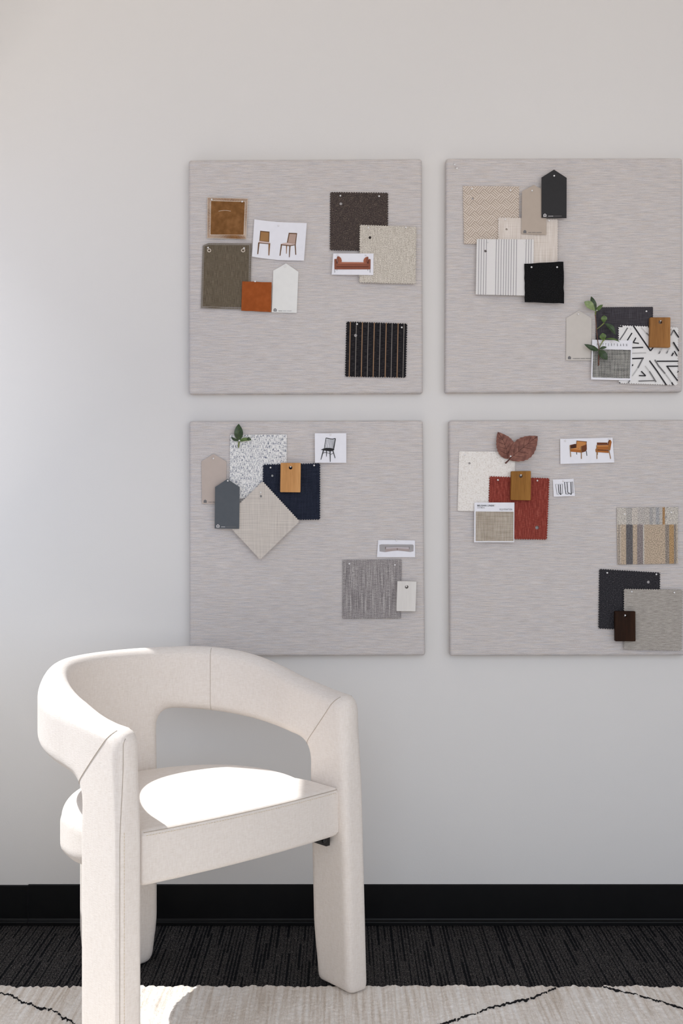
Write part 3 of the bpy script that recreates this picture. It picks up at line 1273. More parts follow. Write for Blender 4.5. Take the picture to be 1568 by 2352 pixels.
def dotted(x0, xs_):
    """white cotton with fine running-stitch columns at the given x offsets (m)"""
    t_ = NT('running_stitch_cotton')
    s_ = t_.sep()
    acc = None
    for x in xs_:
        d_ = t_.math('LESS_THAN', t_.math('ABSOLUTE', t_.math('SUBTRACT', t_.math('ADD', s_[0], t_.math('MULTIPLY', s_[1], -0.018)), x)), 0.00085)
        acc = d_ if acc is None else t_.math('MAXIMUM', acc, d_)
    dash_ = t_.math('GREATER_THAN', t_.math('FRACT', t_.math('DIVIDE', s_[1], 0.0031)), 0.42)
    n_ = t_.noise((900, 900, 1), detail=1)
    base_ = t_.ramp(n_, [(0.35, (226, 223, 220)), (0.65, (238, 236, 234))])
    return t_.done(t_.mix(t_.math('MULTIPLY', acc, dash_), base_, lin((58, 50, 66))), 0.9, n_, 0.2, 0.001, spec=0.1)


def pinstripe(xs_):
    t_ = NT('copper_pinstripe')
    s_ = t_.sep()
    n_ = t_.noise((90, 900, 1), detail=2)
    col = t_.ramp(n_, [(0.36, (22, 21, 24)), (0.5, (34, 33, 36)), (0.66, (58, 55, 56))])
    for i, x in enumerate(xs_):
        sk = t_.math('ADD', s_[0], t_.math('MULTIPLY', s_[1], -0.022))
        thick_ = i % 2 == 0
        hw = 0.00115 if thick_ else 0.0006
        ph_ = t_.math('MULTIPLY', t_.math('SIGN', t_.math('SUBTRACT', sk, x)), 0.25 if thick_ else 0.0)
        dsh = t_.math('GREATER_THAN', t_.math('FRACT', t_.math('ADD', t_.math('DIVIDE', s_[1], 0.0021), ph_)), 0.42)
        d_ = t_.math('MULTIPLY', t_.math('LESS_THAN', t_.math('ABSOLUTE', t_.math('SUBTRACT', sk, x)), hw), dsh)
        col = t_.mix(d_, col, lin((196, 158, 122) if thick_ else (206, 198, 186)))
    return t_.done(col, 0.9, n_, 0.4, 0.001, spec=0.1)


def striped_panel(bands, top_y):
    """woven stripe: colour columns below, a paler overshot band above"""
    t_ = NT('banded_basket_weave')
    s_ = t_.sep()
    fx = t_.math('ADD', t_.math('MULTIPLY', s_[0], 1 / 0.1620), 0.5)
    low = t_.ramp(fx, bands[0], 'CONSTANT')
    up = t_.ramp(fx, bands[1], 'CONSTANT')
    col = t_.mix(t_.math('GREATER_THAN', s_[1], top_y), low, up)
    cxn = t_.math('SINE', t_.math('MULTIPLY', s_[0], 2 * math.pi / 0.0030))
    cyn = t_.math('SINE', t_.math('MULTIPLY', s_[1], 2 * math.pi / 0.0034))
    n_ = t_.noise((420, 420, 1), detail=1)
    h_ = t_.math('ADD', t_.math('MULTIPLY', t_.math('MULTIPLY', cxn, cyn), 0.16), n_)
    v_ = t_.ramp(h_, [(0.30, (96, 92, 90)), (0.50, (214, 212, 210)), (0.7, (255, 255, 255))])
    x_ = t_.n('ShaderNodeMix', data_type='RGBA', blend_type='MULTIPLY')
    x_.inputs[0].default_value = 0.85
    t_.l(col, x_.inputs[6])
    t_.l(v_, x_.inputs[7])
    return t_.done(x_.outputs[2], 0.9, h_, 0.7, 0.0015, spec=0.1)


def check_weave(name, a_, b_, pitch):
    t_ = NT(name)
    s_ = t_.sep()
    w_ = t_.math('MULTIPLY', t_.math('SINE', t_.math('MULTIPLY', s_[0], 2 * math.pi / pitch)), t_.math('SINE', t_.math('MULTIPLY', s_[1], 2 * math.pi / pitch)))
    n_ = t_.noise((300, 20, 1), detail=2)
    n2 = t_.noise((20, 300, 1), detail=2, loc=(3, 3, 3))
    f_ = t_.math('ADD', t_.math('MULTIPLY', w_, 0.30), t_.math('MULTIPLY', t_.math('ADD', n_, n2), 0.5))
    return t_.done(t_.ramp(f_, [(0.36, a_), (0.64, b_)]), 0.9, w_, 0.5, 0.001, spec=0.1)


M_NAVY = check_weave('navy_basket_weave', (28, 32, 44), (50, 55, 70), 0.0044)
PINK = (0.0062, 0.0027)
PINKS = (0.0046, 0.0017)
FAB = 'fabric swatch'

z1, z2, z3, z4 = Z(450, 440, 5.807), Z(740, 420, 6.533), Z(770, 720, 7.467), Z(1030, 360, 5.407)
z5, z6, z7, z8, z9 = Z(1280, 660, 5.444), Z(440, 960, 4.126), Z(770, 1220, 7.467), Z(1040, 970, 3.92), Z(1350, 1140, 6.358)


def zone(z, p, r=None):
    q = z(p)[0]
    return q if r is None else (q[0], q[1], r / z.s)


def stitches(parent, info, quad_out, quad_in, mat, pitch, r=0.00045, name='overlock_stitching', rails=True):
    """overlock: slanted threads from the inner line over the edge, with a thread run along each line"""
    cx, cz, Yf, zf = info

    def L(p):
        q = P(p[0], p[1], Yf)
        x, y = q[0] - cx, q[2] - cz
        return Vector((x, y, zf(x, y) + 0.0013))
    qo, qi = [L(p) for p in quad_out], [L(p) for p in quad_in]
    paths = []
    n = len(qo)
    for i in range(n):
        a, b, c, d = qo[i], qo[(i + 1) % n], qi[i], qi[(i + 1) % n]
        m = int((b - a).length / pitch)
        for k in range(m):
            u = (k + 0.2) / m
            w_ = min(1, u + 0.45 / m)
            paths.append([c.lerp(d, u), a.lerp(b, w_)])
        if rails:
            paths.append([c.lerp(d, q / 8) + Vector((0, 0, 0.0002)) for q in range(9)])
            paths.append([a.lerp(b, q / 8) for q in range(9)])
    V_, F_ = tube_mesh(paths, r, 4)
    o = pydata(name, V_, F_, mat, parent)
    o['kind'] = 'stuff'
    return o


# ---- upper left board
lo_ = z1((152, 80), (690, 95), (668, 635), (150, 622))
li_ = z1((198, 122), (655, 135), (638, 583), (190, 578))
o, inf = sheet('leather_swatch', 'square brown leather swatch edged with pale zigzag stitching', 'leather swatch', lo_, 0.003, M_LEATHER, 0.0014, wob=0.0004)
stitches(o, inf, lo_, li_, M_EDGE, 0.0031, 0.00055)
V_, F_ = tube_mesh([[(-0.022 + 0.0045 * q, 0.0185 + 0.0022 * math.sin(math.pi * q / 7), inf[3](0, 0.018) + 0.0014) for q in range(8)]], 0.0004, 4)
pydata('scratch', V_, F_, M_EDGE, o)
lo_ = z1((90, 722), (165, 688), (742, 690), (722, 1578), (66, 1556))
li_ = z1((108, 728), (172, 708), (712, 712), (702, 1552), (86, 1536))
o, inf = sheet('fabric_swatch', 'tall olive brown denim swatch with clipped corner and overlocked edge', FAB, lo_, 0.002, M_DENIM, 0.0012, wob=0.0004)
stitches(o, inf, lo_, li_, M_GTHREAD, 0.0026, 0.0004)
for q in ((176, 786), (628, 786)):
    c0 = zone(z1, q)
    pp = P(c0[0], c0[1], inf[2])
    ang = [2 * math.pi * k_ / 14 for k_ in range(15)]
    V_, F_ = tube_mesh([[(pp[0] - inf[0] + 0.0042 * math.cos(a_), pp[2] - inf[1] + 0.0040 * math.sin(a_), inf[3](0, 0.07) + 0.0021) for a_ in ang]], 0.0011, 6)
    pydata('eyelet', V_, F_, M_EDGE, o, smooth=True)
sheet('leather_swatch', 'small tan leather swatch pinned over the corner of the olive denim', 'leather swatch',
      z1((617, 1197), (1008, 1210), (1000, 1608), (603, 1587)), 0.0068, M_TAN, 0.0016, wob=0.0004, lift=0.001)


def paint_chip(label, apex, rs, rb, lb, ls, off, mat, ink, ink2, txt):
    """house-shaped paint card with its little house mark and a line of tiny print"""
    o, inf = sheet('paint_chip', label, 'paint chip', [apex, rs, rb, lb, ls], off, mat, CARD_T, lift=0.0012)
    w_ = rb[0] - lb[0]
    hx, hy, s_ = lb[0] + w_ * 0.135, (lb[1] + rb[1]) / 2 - 6.2, 3.6
    pol = [([(hx - s_, hy + s_), (hx + s_, hy + s_), (hx + s_, hy - s_ * 0.4), (hx, hy - s_ * 1.15), (hx - s_, hy - s_ * 0.4)], ink),
           ([(hx - s_ * .5, hy + s_ * .5), (hx + s_ * .5, hy + s_ * .5), (hx + s_ * .5, hy - s_ * .2), (hx, hy - s_ * .6), (hx - s_ * .5, hy - s_ * .2)], ink2)]
    print_layer('printed_house_mark', o, inf, pol)
    rnd = random.Random(int(apex[0]))
    x = hx + 2.1 * s_
    bars = []
    for g_, ln in enumerate(txt):
        for _ in range(ln):
            wch = rnd.uniform(0.7, 1.2)
            yb = hy + s_ * 0.75 + (x - hx) * (rb[1] - lb[1]) / w_ * 0.6
            bars.append(([(x, yb + 0.2), (x + wch, yb + 0.2), (x + wch, yb - 1.5), (x, yb - 1.5)], ink2 if g_ else ink))
            x += wch + 0.55
        x += 1.3
    ln_ = print_layer('printed_small_text', o, inf, bars)
    ln_['kind'] = 'stuff'
    return o, inf


paint_chip('white house-shaped paint chip beside the tan leather swatch', *z1((1200, 958), (1365, 1070), (1343, 1620), (1010, 1612), (1030, 1055)), 0.003, CHIP['chip_white'], M_PRINTG, M_PRINTL, (6, 5, 8))

# card with two dining chairs (curling a little)
CARD1 = [(584, 504.2), (612, 507.8), (640, 510.4), (672, 511.6), (704.5, 513.2), (698, 599.8), (668, 598.6), (638, 597.4), (606, 594), (578.8, 590.7)]
o, inf = sheet('photo_card', 'curled white card with pictures of two wooden dining chairs', 'card', CARD1, 0.003, M_CARD, CARD_T,
               zfun=lambda u, v: 0.0012 + 0.006 * abs(u) ** 2.2 * (0.4 + 0.6 * v))
zc = Z(575, 500, 11.615)
W1, W2, W3, SE1, SE2 = plain('print_walnut', (104, 72, 44)), plain('print_cane', (164, 122, 76)), plain('print_light_wood', (140, 98, 60)), plain('print_blush_seat', (212, 190, 182)), plain('print_blush_back', (186, 160, 146))
pc = [([(262, 355), (510, 378), (500, 655), (238, 632)], W1), ([(282, 382), (490, 402), (482, 640), (258, 622)], W2),
      ([(210, 675), (245, 628), (500, 655), (532, 695), (528, 712), (212, 690)], W1), ([(215, 668), (245, 628), (500, 655), (528, 695)], SE1),
      ([(208, 680), (244, 690), (210, 985), (186, 985)], W1), ([(482, 705), (528, 705), (505, 1012), (480, 1012)], W3)]
print_layer('printed_chair', o, inf, [(zc(*p_), m_) for p_, m_ in pc])
pc = [([(1022, 408), (1246, 418), (1208, 745), (1180, 745), (1190, 700), (968, 690)], W1), ([(1042, 438), (1222, 446), (1190, 690), (998, 672)], SE2),
      ([(950, 752), (978, 752), (966, 965), (950, 965)], W3), ([(1180, 742), (1208, 738), (1222, 998), (1198, 998)], W1),
      ([(808, 715), (870, 690), (975, 672), (1195, 712), (1195, 738), (1060, 765), (812, 738)], W1), ([(812, 708), (870, 684), (975, 672), (1195, 700), (1190, 722), (1065, 742), (860, 720)], SE1),
      ([(812, 720), (842, 735), (800, 1020), (776, 1020)], W1), ([(1038, 752), (1070, 752), (1046, 1062), (1028, 1062)], W1)]
print_layer('printed_chair', o, inf, [(zc(*p_), m_) for p_, m_ in pc])

o, inf = sheet('fabric_swatch', 'dark brown tweed swatch at the top right of its board', FAB,
               z2((112, 132), (992, 142), (990, 1032), (108, 1018)), 0.002, M_TWEED, 0.0014, PINK, [zone(z2, (278, 312), 23)])
o, inf = sheet('fabric_swatch', 'beige slub weave swatch overlapping the dark brown tweed', FAB,
               z2((555, 622), (1418, 652), (1405, 1525), (545, 1505)), 0.0075, M_BOUCLE, 0.0014, PINK, [zone(z2, (714, 822), 22)])
o, inf = sheet('photo_card', 'white card with a picture of a terracotta daybed', 'card', z2((163, 1060), (768, 1060), (764, 1385), (140, 1378)), 0.0118, M_CARD, CARD_T, lift=0.001)
zc = Z(755, 578, 14.255)
T1, T2, T3, T4 = plain('print_terracotta', (142, 84, 64)), plain('print_terracotta_light', (180, 116, 92)), plain('print_terracotta_dark', (92, 48, 34)), plain('print_terracotta_mid', (164, 98, 72))
pc = [([(184, 575), (196, 575), (196, 690), (184, 690)], M_PRINTK), ([(1340, 575), (1352, 575), (1352, 690), (1340, 690)], M_PRINTK),
      ([(258, 575), (270, 575), (270, 622), (258, 622)], M_PRINTG), ([(1268, 575), (1280, 575), (1280, 632), (1268, 632)], M_PRINTG),
      ([(178, 250), (210, 240), (262, 240), (262, 500), (1300, 500), (1300, 245), (1350, 245), (1366, 262), (1364, 560), (1350, 585), (200, 585), (180, 560)], T1),
      ([(420, 342), (1150, 350), (1300, 395), (245, 395)], T2), ([(245, 395), (1300, 395), (1300, 488), (245, 488)], T1), ([(245, 488), (1300, 488), (1300, 508), (245, 508)], T3),
      ([(246, 260), (275, 330), (300, 385), (246, 400)], T3), ([(1300, 250), (1300, 400), (1240, 385)], T3),
      ([(258, 215), (275, 165), (300, 155), (350, 168), (400, 220), (425, 300), (415, 345), (340, 380), (300, 370), (275, 300)], T4), ([(258, 215), (275, 165), (300, 155), (330, 180), (330, 330), (300, 370), (275, 300)], T1),
      ([(1295, 210), (1285, 175), (1260, 170), (1200, 190), (1150, 240), (1130, 320), (1140, 355), (1200, 385), (1250, 370), (1285, 300)], T4), ([(1295, 210), (1285, 175), (1262, 172), (1225, 230), (1205, 340), (1250, 370), (1285, 300)], T1)]
print_layer('printed_daybed', o, inf, [(zc(*p_), m_) for p_, m_ in pc])

corner = z3((183, 132), (1238, 167), (1214, 1108), (160, 1092))
cxm = sum(P(x, y, YF - 0.0034)[0] for x, y in corner) / 4
sx_ = [P(*zone(z3, (x, 620)), YF - 0.0034)[0] - cxm for x in (246, 350, 453, 555, 657, 760, 862, 964, 1066, 1168)]
sheet('fabric_swatch', 'black swatch with copper and white pinstripes, alone at the bottom of its board', FAB, corner, 0.002, pinstripe(sx_), 0.0014, PINK, [zone(z3, (347, 377), 27)])

# ---- upper right board
o, inf = sheet('fabric_swatch', 'beige swatch woven with a diagonal fretwork pattern', FAB, z4((172, 358), (880, 365), (872, 1090), (186, 1090)), 0.002, diag_weave(), 0.0013, PINKS, [zone(z4, (297, 520), 15)])
o, inf = sheet('fabric_swatch', 'cream linen swatch between the fretwork and the black swatch', FAB, z4((610, 745), (1362, 770), (1355, 1482), (605, 1460)), 0.0068, M_LINENC, 0.0012, PINK, [zone(z4, (719, 902), 14)])
corner = z4((345, 1018), (1062, 1022), (1050, 1732), (332, 1716))
cxm = sum(P(x, y, YF - 0.0127)[0] for x, y in corner) / 4
dx_ = [P(*zone(z4, (x, 1030)), YF - 0.0127)[0] - cxm - 0.0012 for x in (378, 408, 440, 470, 592, 623, 655, 688, 718, 749, 780, 812, 845, 963, 995, 1026)]
o, inf = sheet('fabric_swatch', 'white cotton swatch with fine dotted navy stripes', FAB, corner, 0.0115, dotted(0, [d_ for d_ in dx_]), 0.0012, PINKS, [zone(z4, (457, 1172), 17)])
paint_chip('greige house-shaped paint chip tucked behind the black one', *z4((1057, 350), (1215, 440), (1212, 970), (903, 960), (912, 430)), 0.0112, CHIP['chip_greige'], M_PRINTG, M_PRINTG, (5, 6, 8))
paint_chip('black house-shaped paint chip at the top of its board', *z4((1308, 160), (1465, 262), (1462, 765), (1152, 758), (1152, 258)), 0.0148, CHIP['chip_black'], M_PRINTW, M_PRINTG, (8, 11))
bq = z4((940, 1328), (1425, 1303), (1432, 1822), (945, 1805))
bi = z4((966, 1345), (1405, 1322), (1410, 1798), (968, 1782))
o, inf = sheet('fabric_swatch', 'square of deep black pile cloth pinned over the dotted swatch', FAB, bq, 0.0162, M_BLACKW, 0.0025, wob=0.0008, lift=0.001)
stitches(o, inf, z4((962, 1348), (1406, 1324), (1412, 1800), (966, 1784)), z4((966, 1352), (1402, 1328), (1408, 1796), (970, 1780)), M_DTHREAD, 0.012, 0.0004, rails=True)

paint_chip('pale grey house-shaped paint chip left of the leafy sprig', *z5((268, 290), (425, 385), (418, 915), (105, 912), (110, 385)), 0.003, CHIP['chip_pale'], M_PRINTG, M_PRINTG, (11, 7, 9))
o, inf = sheet('fabric_swatch', 'charcoal linen swatch behind the leafy sprig', FAB, z5((478, 245), (1197, 240), (1190, 905), (470, 905)), 0.002, M_CHAR, 0.0012, PINKS)
o, inf = sheet('fabric_swatch', 'white swatch printed with black brushed chevron strokes', FAB, z5((757, 470), (1515, 495), (1500, 1230), (760, 1205)), 0.0062, plain('white_cotton', (236, 235, 233), 0.9), CARD_T, PINK)
INKB, INKG, INKL = plain('brush_ink_black', (44, 43, 47), 0.8), plain('brush_ink_grey', (116, 115, 116), 0.8), plain('brush_ink_pale', (190, 189, 188), 0.8)
SK = [([(762, 487), (812, 490)], 18, INKB), ([(875, 505), (830, 580), (775, 660)], 15, INKG), ([(930, 570), (870, 665)], 15, INKB), ([(945, 480), (1050, 635), (1160, 795)], 18, INKB),
      ([(1160, 795), (1200, 745)], 16, INKB), ([(978, 630), (945, 690)], 15, INKB), ([(940, 692), (1015, 702)], 14, INKB), ([(932, 757), (1068, 752)], 15, INKB), ([(932, 825), (1105, 820)], 12, INKL),
      ([(930, 893), (1075, 887)], 16, INKB), ([(1062, 892), (1000, 1010)], 17, INKG), ([(1000, 1010), (930, 1110)], 12, INKL), ([(930, 985), (938, 965)], 14, INKB),
      ([(1145, 918), (1240, 1050), (1355, 1225)], 17, INKB), ([(1212, 908), (1260, 985), (1340, 1080)], 16, INKG), ([(1340, 1080), (1420, 1190)], 12, INKL), ([(1420, 1190), (1440, 1225)], 16, INKB),
      ([(1235, 926), (1505, 926)], 15, INKB), ([(1355, 988), (1503, 988)], 15, INKB), ([(1362, 988), (1430, 1085), (1495, 1172)], 16, INKB), ([(1505, 1050), (1492, 1066)], 12, INKB),
      ([(1040, 1052), (1096, 1108)], 15, INKB), ([(1096, 1110), (1010, 1106)], 13, INKB), ([(1005, 1175), (1215, 1168)], 13, INKG), ([(1090, 985), (1142, 1052)], 10, INKL), ([(1142, 1052), (1225, 1185)], 15, INKG),
      ([(1040, 500), (1105, 575)], 8, INKL), ([(1105, 572), (1152, 620)], 13, INKG), ([(1125, 482), (1155, 530)], 16, INKB), ([(1445, 535), (1410, 605)], 13, INKG), ([(1445, 535), (1508, 630)], 16, INKB),
      ([(1440, 690), (1508, 800)], 19, INKB), ([(1450, 690), (1440, 705)], 22, INKB), ([(1440, 822), (1418, 862)], 17, INKB), ([(1452, 800), (1486, 862)], 15, INKB), ([(1275, 805), (1258, 834)], 14, INKG),
      ([(1300, 765), (1275, 805)], 10, INKL), ([(1370, 800), (1355, 830)], 13, INKG), ([(1398, 760), (1370, 800)], 10, INKL), ([(895, 1168), (872, 1202)], 13, INKG), ([(765, 1190), (775, 1205)], 12, INKB)]
print_layer('brush_strokes', o, inf, [(stroke(z5(*pp_), w_ / 5.444), m_) for pp_, w_, m_ in SK])
o, inf = sheet('sample_card', 'white sample card holding a grey herringbone cloth, lettered at its top', 'card', z5((432, 655), (935, 665), (918, 1165), (418, 1152)), 0.0105, M_CARD, CARD_T, lift=0.0008)
cx, cz, Yf, zf = inf
pp_ = z5((440, 770), (918, 780), (905, 1142), (433, 1128))
loc = [(P(x, y, Yf)[0] - cx, P(x, y, Yf)[2] - cz) for x, y in pp_]
f_ = sheet_mesh('mounted_cloth', zigzag(loc, 0.0036, 0.0014), [], 0.0009, lambda x, y: zf(x, y) + CARD_T, check_weave('black_white_herringbone', (66, 68, 66), (186, 184, 178), 0.0042), o)
f_['label'] = 'grey black and white woven cloth glued to the card'
word = None
for i_, ch in enumerate('POTTERYBARN'):
    xs0 = (1350 + (318, 405, 515, 607, 702, 802, 896, 1006, 1116, 1217, 1320)[i_] / 14.93)
    word = text_on(o, inf, ch, xs0, 775 + 296 / 14.93 + (xs0 - 1400) * 0.012, 8.4, M_PRINTK, 'CENTER', squeeze=0.42, into=word)

# ---- wood sample blocks
def wood_block(label, px, off, mat, hole, thick=0.012, hole_r=4.0):
    Y = YF - off
    (cx, cz), loc = local_frame(px, Y - thick)
    hq = P(hole[0], hole[1], Y - thick)
    hx, hz, hr = hq[0] - cx, hq[2] - cz, hole_r / FPX * (D + Y)
    # rounded corners
    ol = []
    for i in range(4):
        a, b, c = Vector(loc[i - 1]), Vector(loc[i]), Vector(loc[(i + 1) % 4])
        u, v = (a - b).normalized(), (c - b).normalized()
        r_ = 0.0022
        for k in range(5):
            t_ = k / 4
            p = b + u * r_ * (1 - t_) ** 2 + v * r_ * t_ ** 2
            ol.append((p.x, p.y))
        m = 6
        for k in range(1, m):
            p = (b + v * r_).lerp(c + (b - c).normalized() * r_, k / m)
            ol.append((p.x, p.y))
    n = len(ol)
    area = sum(ol[i][0] * ol[(i + 1) % n][1] - ol[(i + 1) % n][0] * ol[i][1] for i in range(n))
    if area < 0:
        ol = ol[::-1]

    def ring(s_, z_):
        return [(x * s_[0], y * s_[1], z_) for x, y in ol]
    wx = max(abs(x) for x, y in ol)
    wy = max(abs(y) for x, y in ol)
    s1 = ((wx - 0.0008) / wx, (wy - 0.0008) / wy)
    rings = [ring((1, 1), 0.0), ring((1, 1), thick - 0.0008), ring(s1, thick)]
    hole_ring = []
    for x, y in ol:
        d_ = Vector((x - hx, y - hz)).normalized()
        hole_ring.append((hx + d_.x * hr, hz + d_.y * hr, thick))
    rings.append(hole_ring)
    rings.append([(x, y, 0.0) for x, y, _ in hole_ring])
    V = [v for r_ in rings for v in r_]
    F = []
    for i in range(len(rings)):
        j = (i + 1) % len(rings)
        for k in range(n):
            F.append((i * n + k, i * n + (k + 1) % n, j * n + (k + 1) % n, j * n + k))
    o = pydata('wood_sample', V, F, mat)
    o.location = (cx, Y, cz)
    o.rotation_euler = (math.pi / 2, 0, 0)
    return tag(o, label, 'wood sample')


wood_block('oiled oak sample block beside the brush stroke print', z5((1158, 375), (1412, 375), (1410, 750), (1152, 745)), 0.0105, M_OAK, zone(z5, (1285, 433)), hole_r=4.2)

# ---- lower left board
paint_chip('taupe house-shaped paint chip behind the slate one', *z6((208, 340), (330, 415), (325, 815), (98, 815), (92, 412)), 0.003, CHIP['chip_taupe'], M_PRINTG, M_PRINTG, (5, 6, 6))
sheet('fabric_swatch', 'nubbly white swatch flecked with blue under the small leafy tip', FAB, z6((360, 155), (905, 153), (900, 740), (356, 775)), 0.002, M_WTWEED, 0.002, PINKS)
sheet('fabric_swatch', 'navy blue basket weave swatch behind the pale oak block', FAB, z6((672, 438), (1220, 425), (1220, 968), (668, 972)), 0.0075, M_NAVY, 0.0015, PINK, [zone(z6, (764, 547), 11)])
sheet('fabric_swatch', 'oatmeal linen swatch turned on its corner as a diamond', FAB, z6((672, 592), (1030, 980), (650, 1350), (290, 964)), 0.0125, M_LINEND, 0.0012, PINK, [zone(z6, (656, 742), 11)], lift=0.004)
paint_chip('dark slate house-shaped paint chip overlapping the taupe one', *z6((338, 578), (455, 655), (450, 1050), (218, 1048), (222, 655)), 0.0172, CHIP['chip_slate'], M_PRINTW, M_PRINTG, (6, 6, 9))
wood_block('pale oak sample block on the navy swatch', z6((842, 425), (1033, 425), (1030, 705), (838, 703)), 0.0118, M_OAKL, zone(z6, (937, 471)), hole_r=4.1)
o, inf = sheet('photo_card', 'white card with a picture of a black spindle-back chair', 'card', z6((1166, 145), (1465, 145), (1465, 425), (1168, 425)), 0.010, M_CARD, CARD_T, lift=0.001)
zc = Z(720, 990, 19.6)
pc = [(stroke([(558, 310), (700, 345), (850, 358), (985, 335)], 32), 0), (stroke([(560, 310), (482, 780)], 32), 0), (stroke([(978, 340), (905, 820)], [44, 34]), 0)]
for a_, b_ in (((618, 340), (545, 775)), ((680, 350), (620, 775)), ((742, 358), (698, 775)), ((800, 362), (775, 775)), ((856, 362), (845, 780)), ((912, 358), (892, 780))):
    pc.append((stroke([a_, b_], 17), 0))
pc += [([(325, 840), (470, 785), (560, 765), (720, 765), (880, 790), (935, 840), (870, 890), (760, 918), (560, 890), (400, 862)], 0),
       (stroke([(445, 865), (328, 1290)], [48, 26]), 0), (stroke([(582, 885), (578, 1152)], [36, 20]), 0), (stroke([(740, 905), (750, 1385)], [46, 26]), 0), (stroke([(868, 885), (968, 1220)], [40, 26]), 0),
       (stroke([(425, 1010), (480, 970), (575, 965)], 20), 0), (stroke([(590, 985), (735, 1012)], 18), 0), (stroke([(760, 1065), (890, 990)], 18), 0)]
print_layer('printed_spindle_chair', o, inf, [(zc(*p_), M_PRINTK) for p_, _ in pc])
o, inf = sheet('photo_card', 'narrow white card with a picture of a long pale sofa', 'card', z7((733, 152), (1050, 152), (1363, 160), (1366, 446), (712, 446)), 0.003, M_CARD, CARD_T, lift=0.001)
zc = Z(860, 1235, 15.68)
G1, G2, G3, G4 = plain('print_dove', (172, 168, 168)), plain('print_dove_light', (198, 190, 192)), plain('print_dove_warm', (176, 162, 158)), plain('print_dove_dark', (120, 106, 100))
pc = [([(170, 262), (230, 240), (1365, 245), (1405, 275), (1400, 490), (1280, 515), (1100, 492), (830, 465), (640, 480), (370, 520), (180, 495)], G1),
      ([(378, 330), (408, 330), (408, 420), (378, 420)], G4), ([(1232, 330), (1252, 330), (1252, 415), (1232, 415)], G4),
      ([(390, 410), (800, 372), (1250, 412), (1245, 490), (1100, 490), (830, 462), (640, 478), (380, 512)], G3), ([(405, 350), (810, 335), (1235, 350), (1235, 410), (805, 375), (405, 405)], G2),
      ([(800, 375), (826, 375), (826, 450), (806, 450)], G4), ([(230, 240), (1365, 245), (1250, 320), (400, 325)], G1), (stroke([(790, 250), (790, 330)], 8), G3), (stroke([(1105, 255), (1105, 320)], 8), G3), (stroke([(470, 255), (465, 325)], 8), G3)]
print_layer('printed_sofa', o, inf, [(zc(*p_), m_) for p_, m_ in pc])
sheet('fabric_swatch', 'grey swatch with fine blue and tan vertical slubs beside the white block', FAB, z7((120, 490), (1140, 480), (1135, 1500), (120, 1505)), 0.002, M_GREYST, 0.0015, PINKS, [zone(z7, (296, 715), 11)])
wood_block('white painted wood sample block', z7((1062, 858), (1390, 865), (1375, 1378), (1045, 1373)), 0.0062, M_WHITEW, zone(z7, (1222, 956)), hole_r=4.0)

# ---- lower right board
sheet('fabric_swatch', 'cream felt swatch partly under the twin red leaf', FAB, z8((52, 258), (562, 262), (555, 806), (38, 800)), 0.002, M_CREAM, 0.0014, PINKS, [zone(z8, (147, 369), 11)])
sheet('fabric_swatch', 'brick red plush swatch behind the golden oak block', FAB, z8((325, 482), (872, 500), (848, 1060), (305, 1052)), 0.0050, M_RED, 0.0020, PINK, [zone(z8, (755, 948), 17)])
wood_block('golden oak sample block on the brick red swatch', z8((524, 440), (702, 438), (700, 703), (520, 700)), 0.0118, M_OAKG, zone(z8, (610, 483)), hole_r=4.1)
o, inf = sheet('sample_card', 'white sample card with oatmeal linen, lettered in two corners', 'card', z8((192, 722), (553, 722), (550, 1080), (190, 1080)), 0.0118, M_CARD, CARD_T, lift=0.0008)
cx, cz, Yf, zf = inf
loc = [(P(x, y, Yf)[0] - cx, P(x, y, Yf)[2] - cz) for x, y in z8((202, 801), (547, 803), (545, 1071), (202, 1071))]
f_ = sheet_mesh('mounted_cloth', zigzag(loc, 0.0036, 0.0012), [], 0.0009, lambda x, y: zf(x, y) + CARD_T, check_weave('oatmeal_linen_check', (150, 136, 118), (212, 202, 188), 0.0036), o)
f_['label'] = 'oatmeal linen cloth glued to the card'
text_on(o, inf, 'BELGIAN LINEN', 1095.5, 1163.0, 5.0, M_PRINTK, squeeze=1.0, space=1.1, bold=0.03)
text_on(o, inf, 'OATMEAL', 1095.5, 1167.4, 3.6, M_PRINTG, squeeze=1.0, space=1.15)
text_on(o, inf, 'REJUVENATION', 1147, 1172.0, 5.6, M_PRINTK, squeeze=0.52, space=1.5)
o, inf = sheet('photo_card', 'white card with pictures of two tan leather armchairs', 'card', [(1285.7, 1008.3), (1406.1, 1005.2), (1407.5, 1030), (1409.9, 1062.3), (1286.2, 1065.7)], 0.003, M_CARD, CARD_T, lift=0.001, bow=0.002)
zc = Z(1280, 1000, 11.615)
L1, L2, L3, L4, LW = plain('print_cognac', (172, 104, 48)), plain('print_cognac_light', (200, 136, 76)), plain('print_cognac_dark', (112, 62, 34)), plain('print_cognac_deep', (74, 40, 26)), plain('print_ash_leg', (150, 112, 66))
pc = [(stroke([(506, 440), (510, 510)], 18), M_PRINTK), (stroke([(765, 410), (780, 545)], 18), M_PRINTK),
      ([(502, 140), (778, 162), (770, 260), (640, 300), (620, 350), (500, 345), (490, 250)], L3), ([(512, 158), (762, 178), (750, 255), (640, 300), (600, 350), (500, 330)], L2),
      ([(320, 262), (470, 225), (500, 240), (500, 335), (360, 350), (330, 345)], L3), ([(345, 275), (480, 240), (498, 330), (360, 350)], L4),
      ([(330, 360), (500, 330), (625, 365), (625, 460), (335, 435)], L1), ([(335, 362), (500, 332), (620, 365), (610, 392)], L2),
      ([(605, 300), (640, 290), (775, 240), (778, 380), (740, 430), (640, 460), (620, 300)], L3), ([(650, 300), (770, 262), (765, 365), (655, 390)], L3),
      (stroke([(326, 265), (345, 575)], 20), LW), (stroke([(626, 300), (630, 628)], 22), LW)]
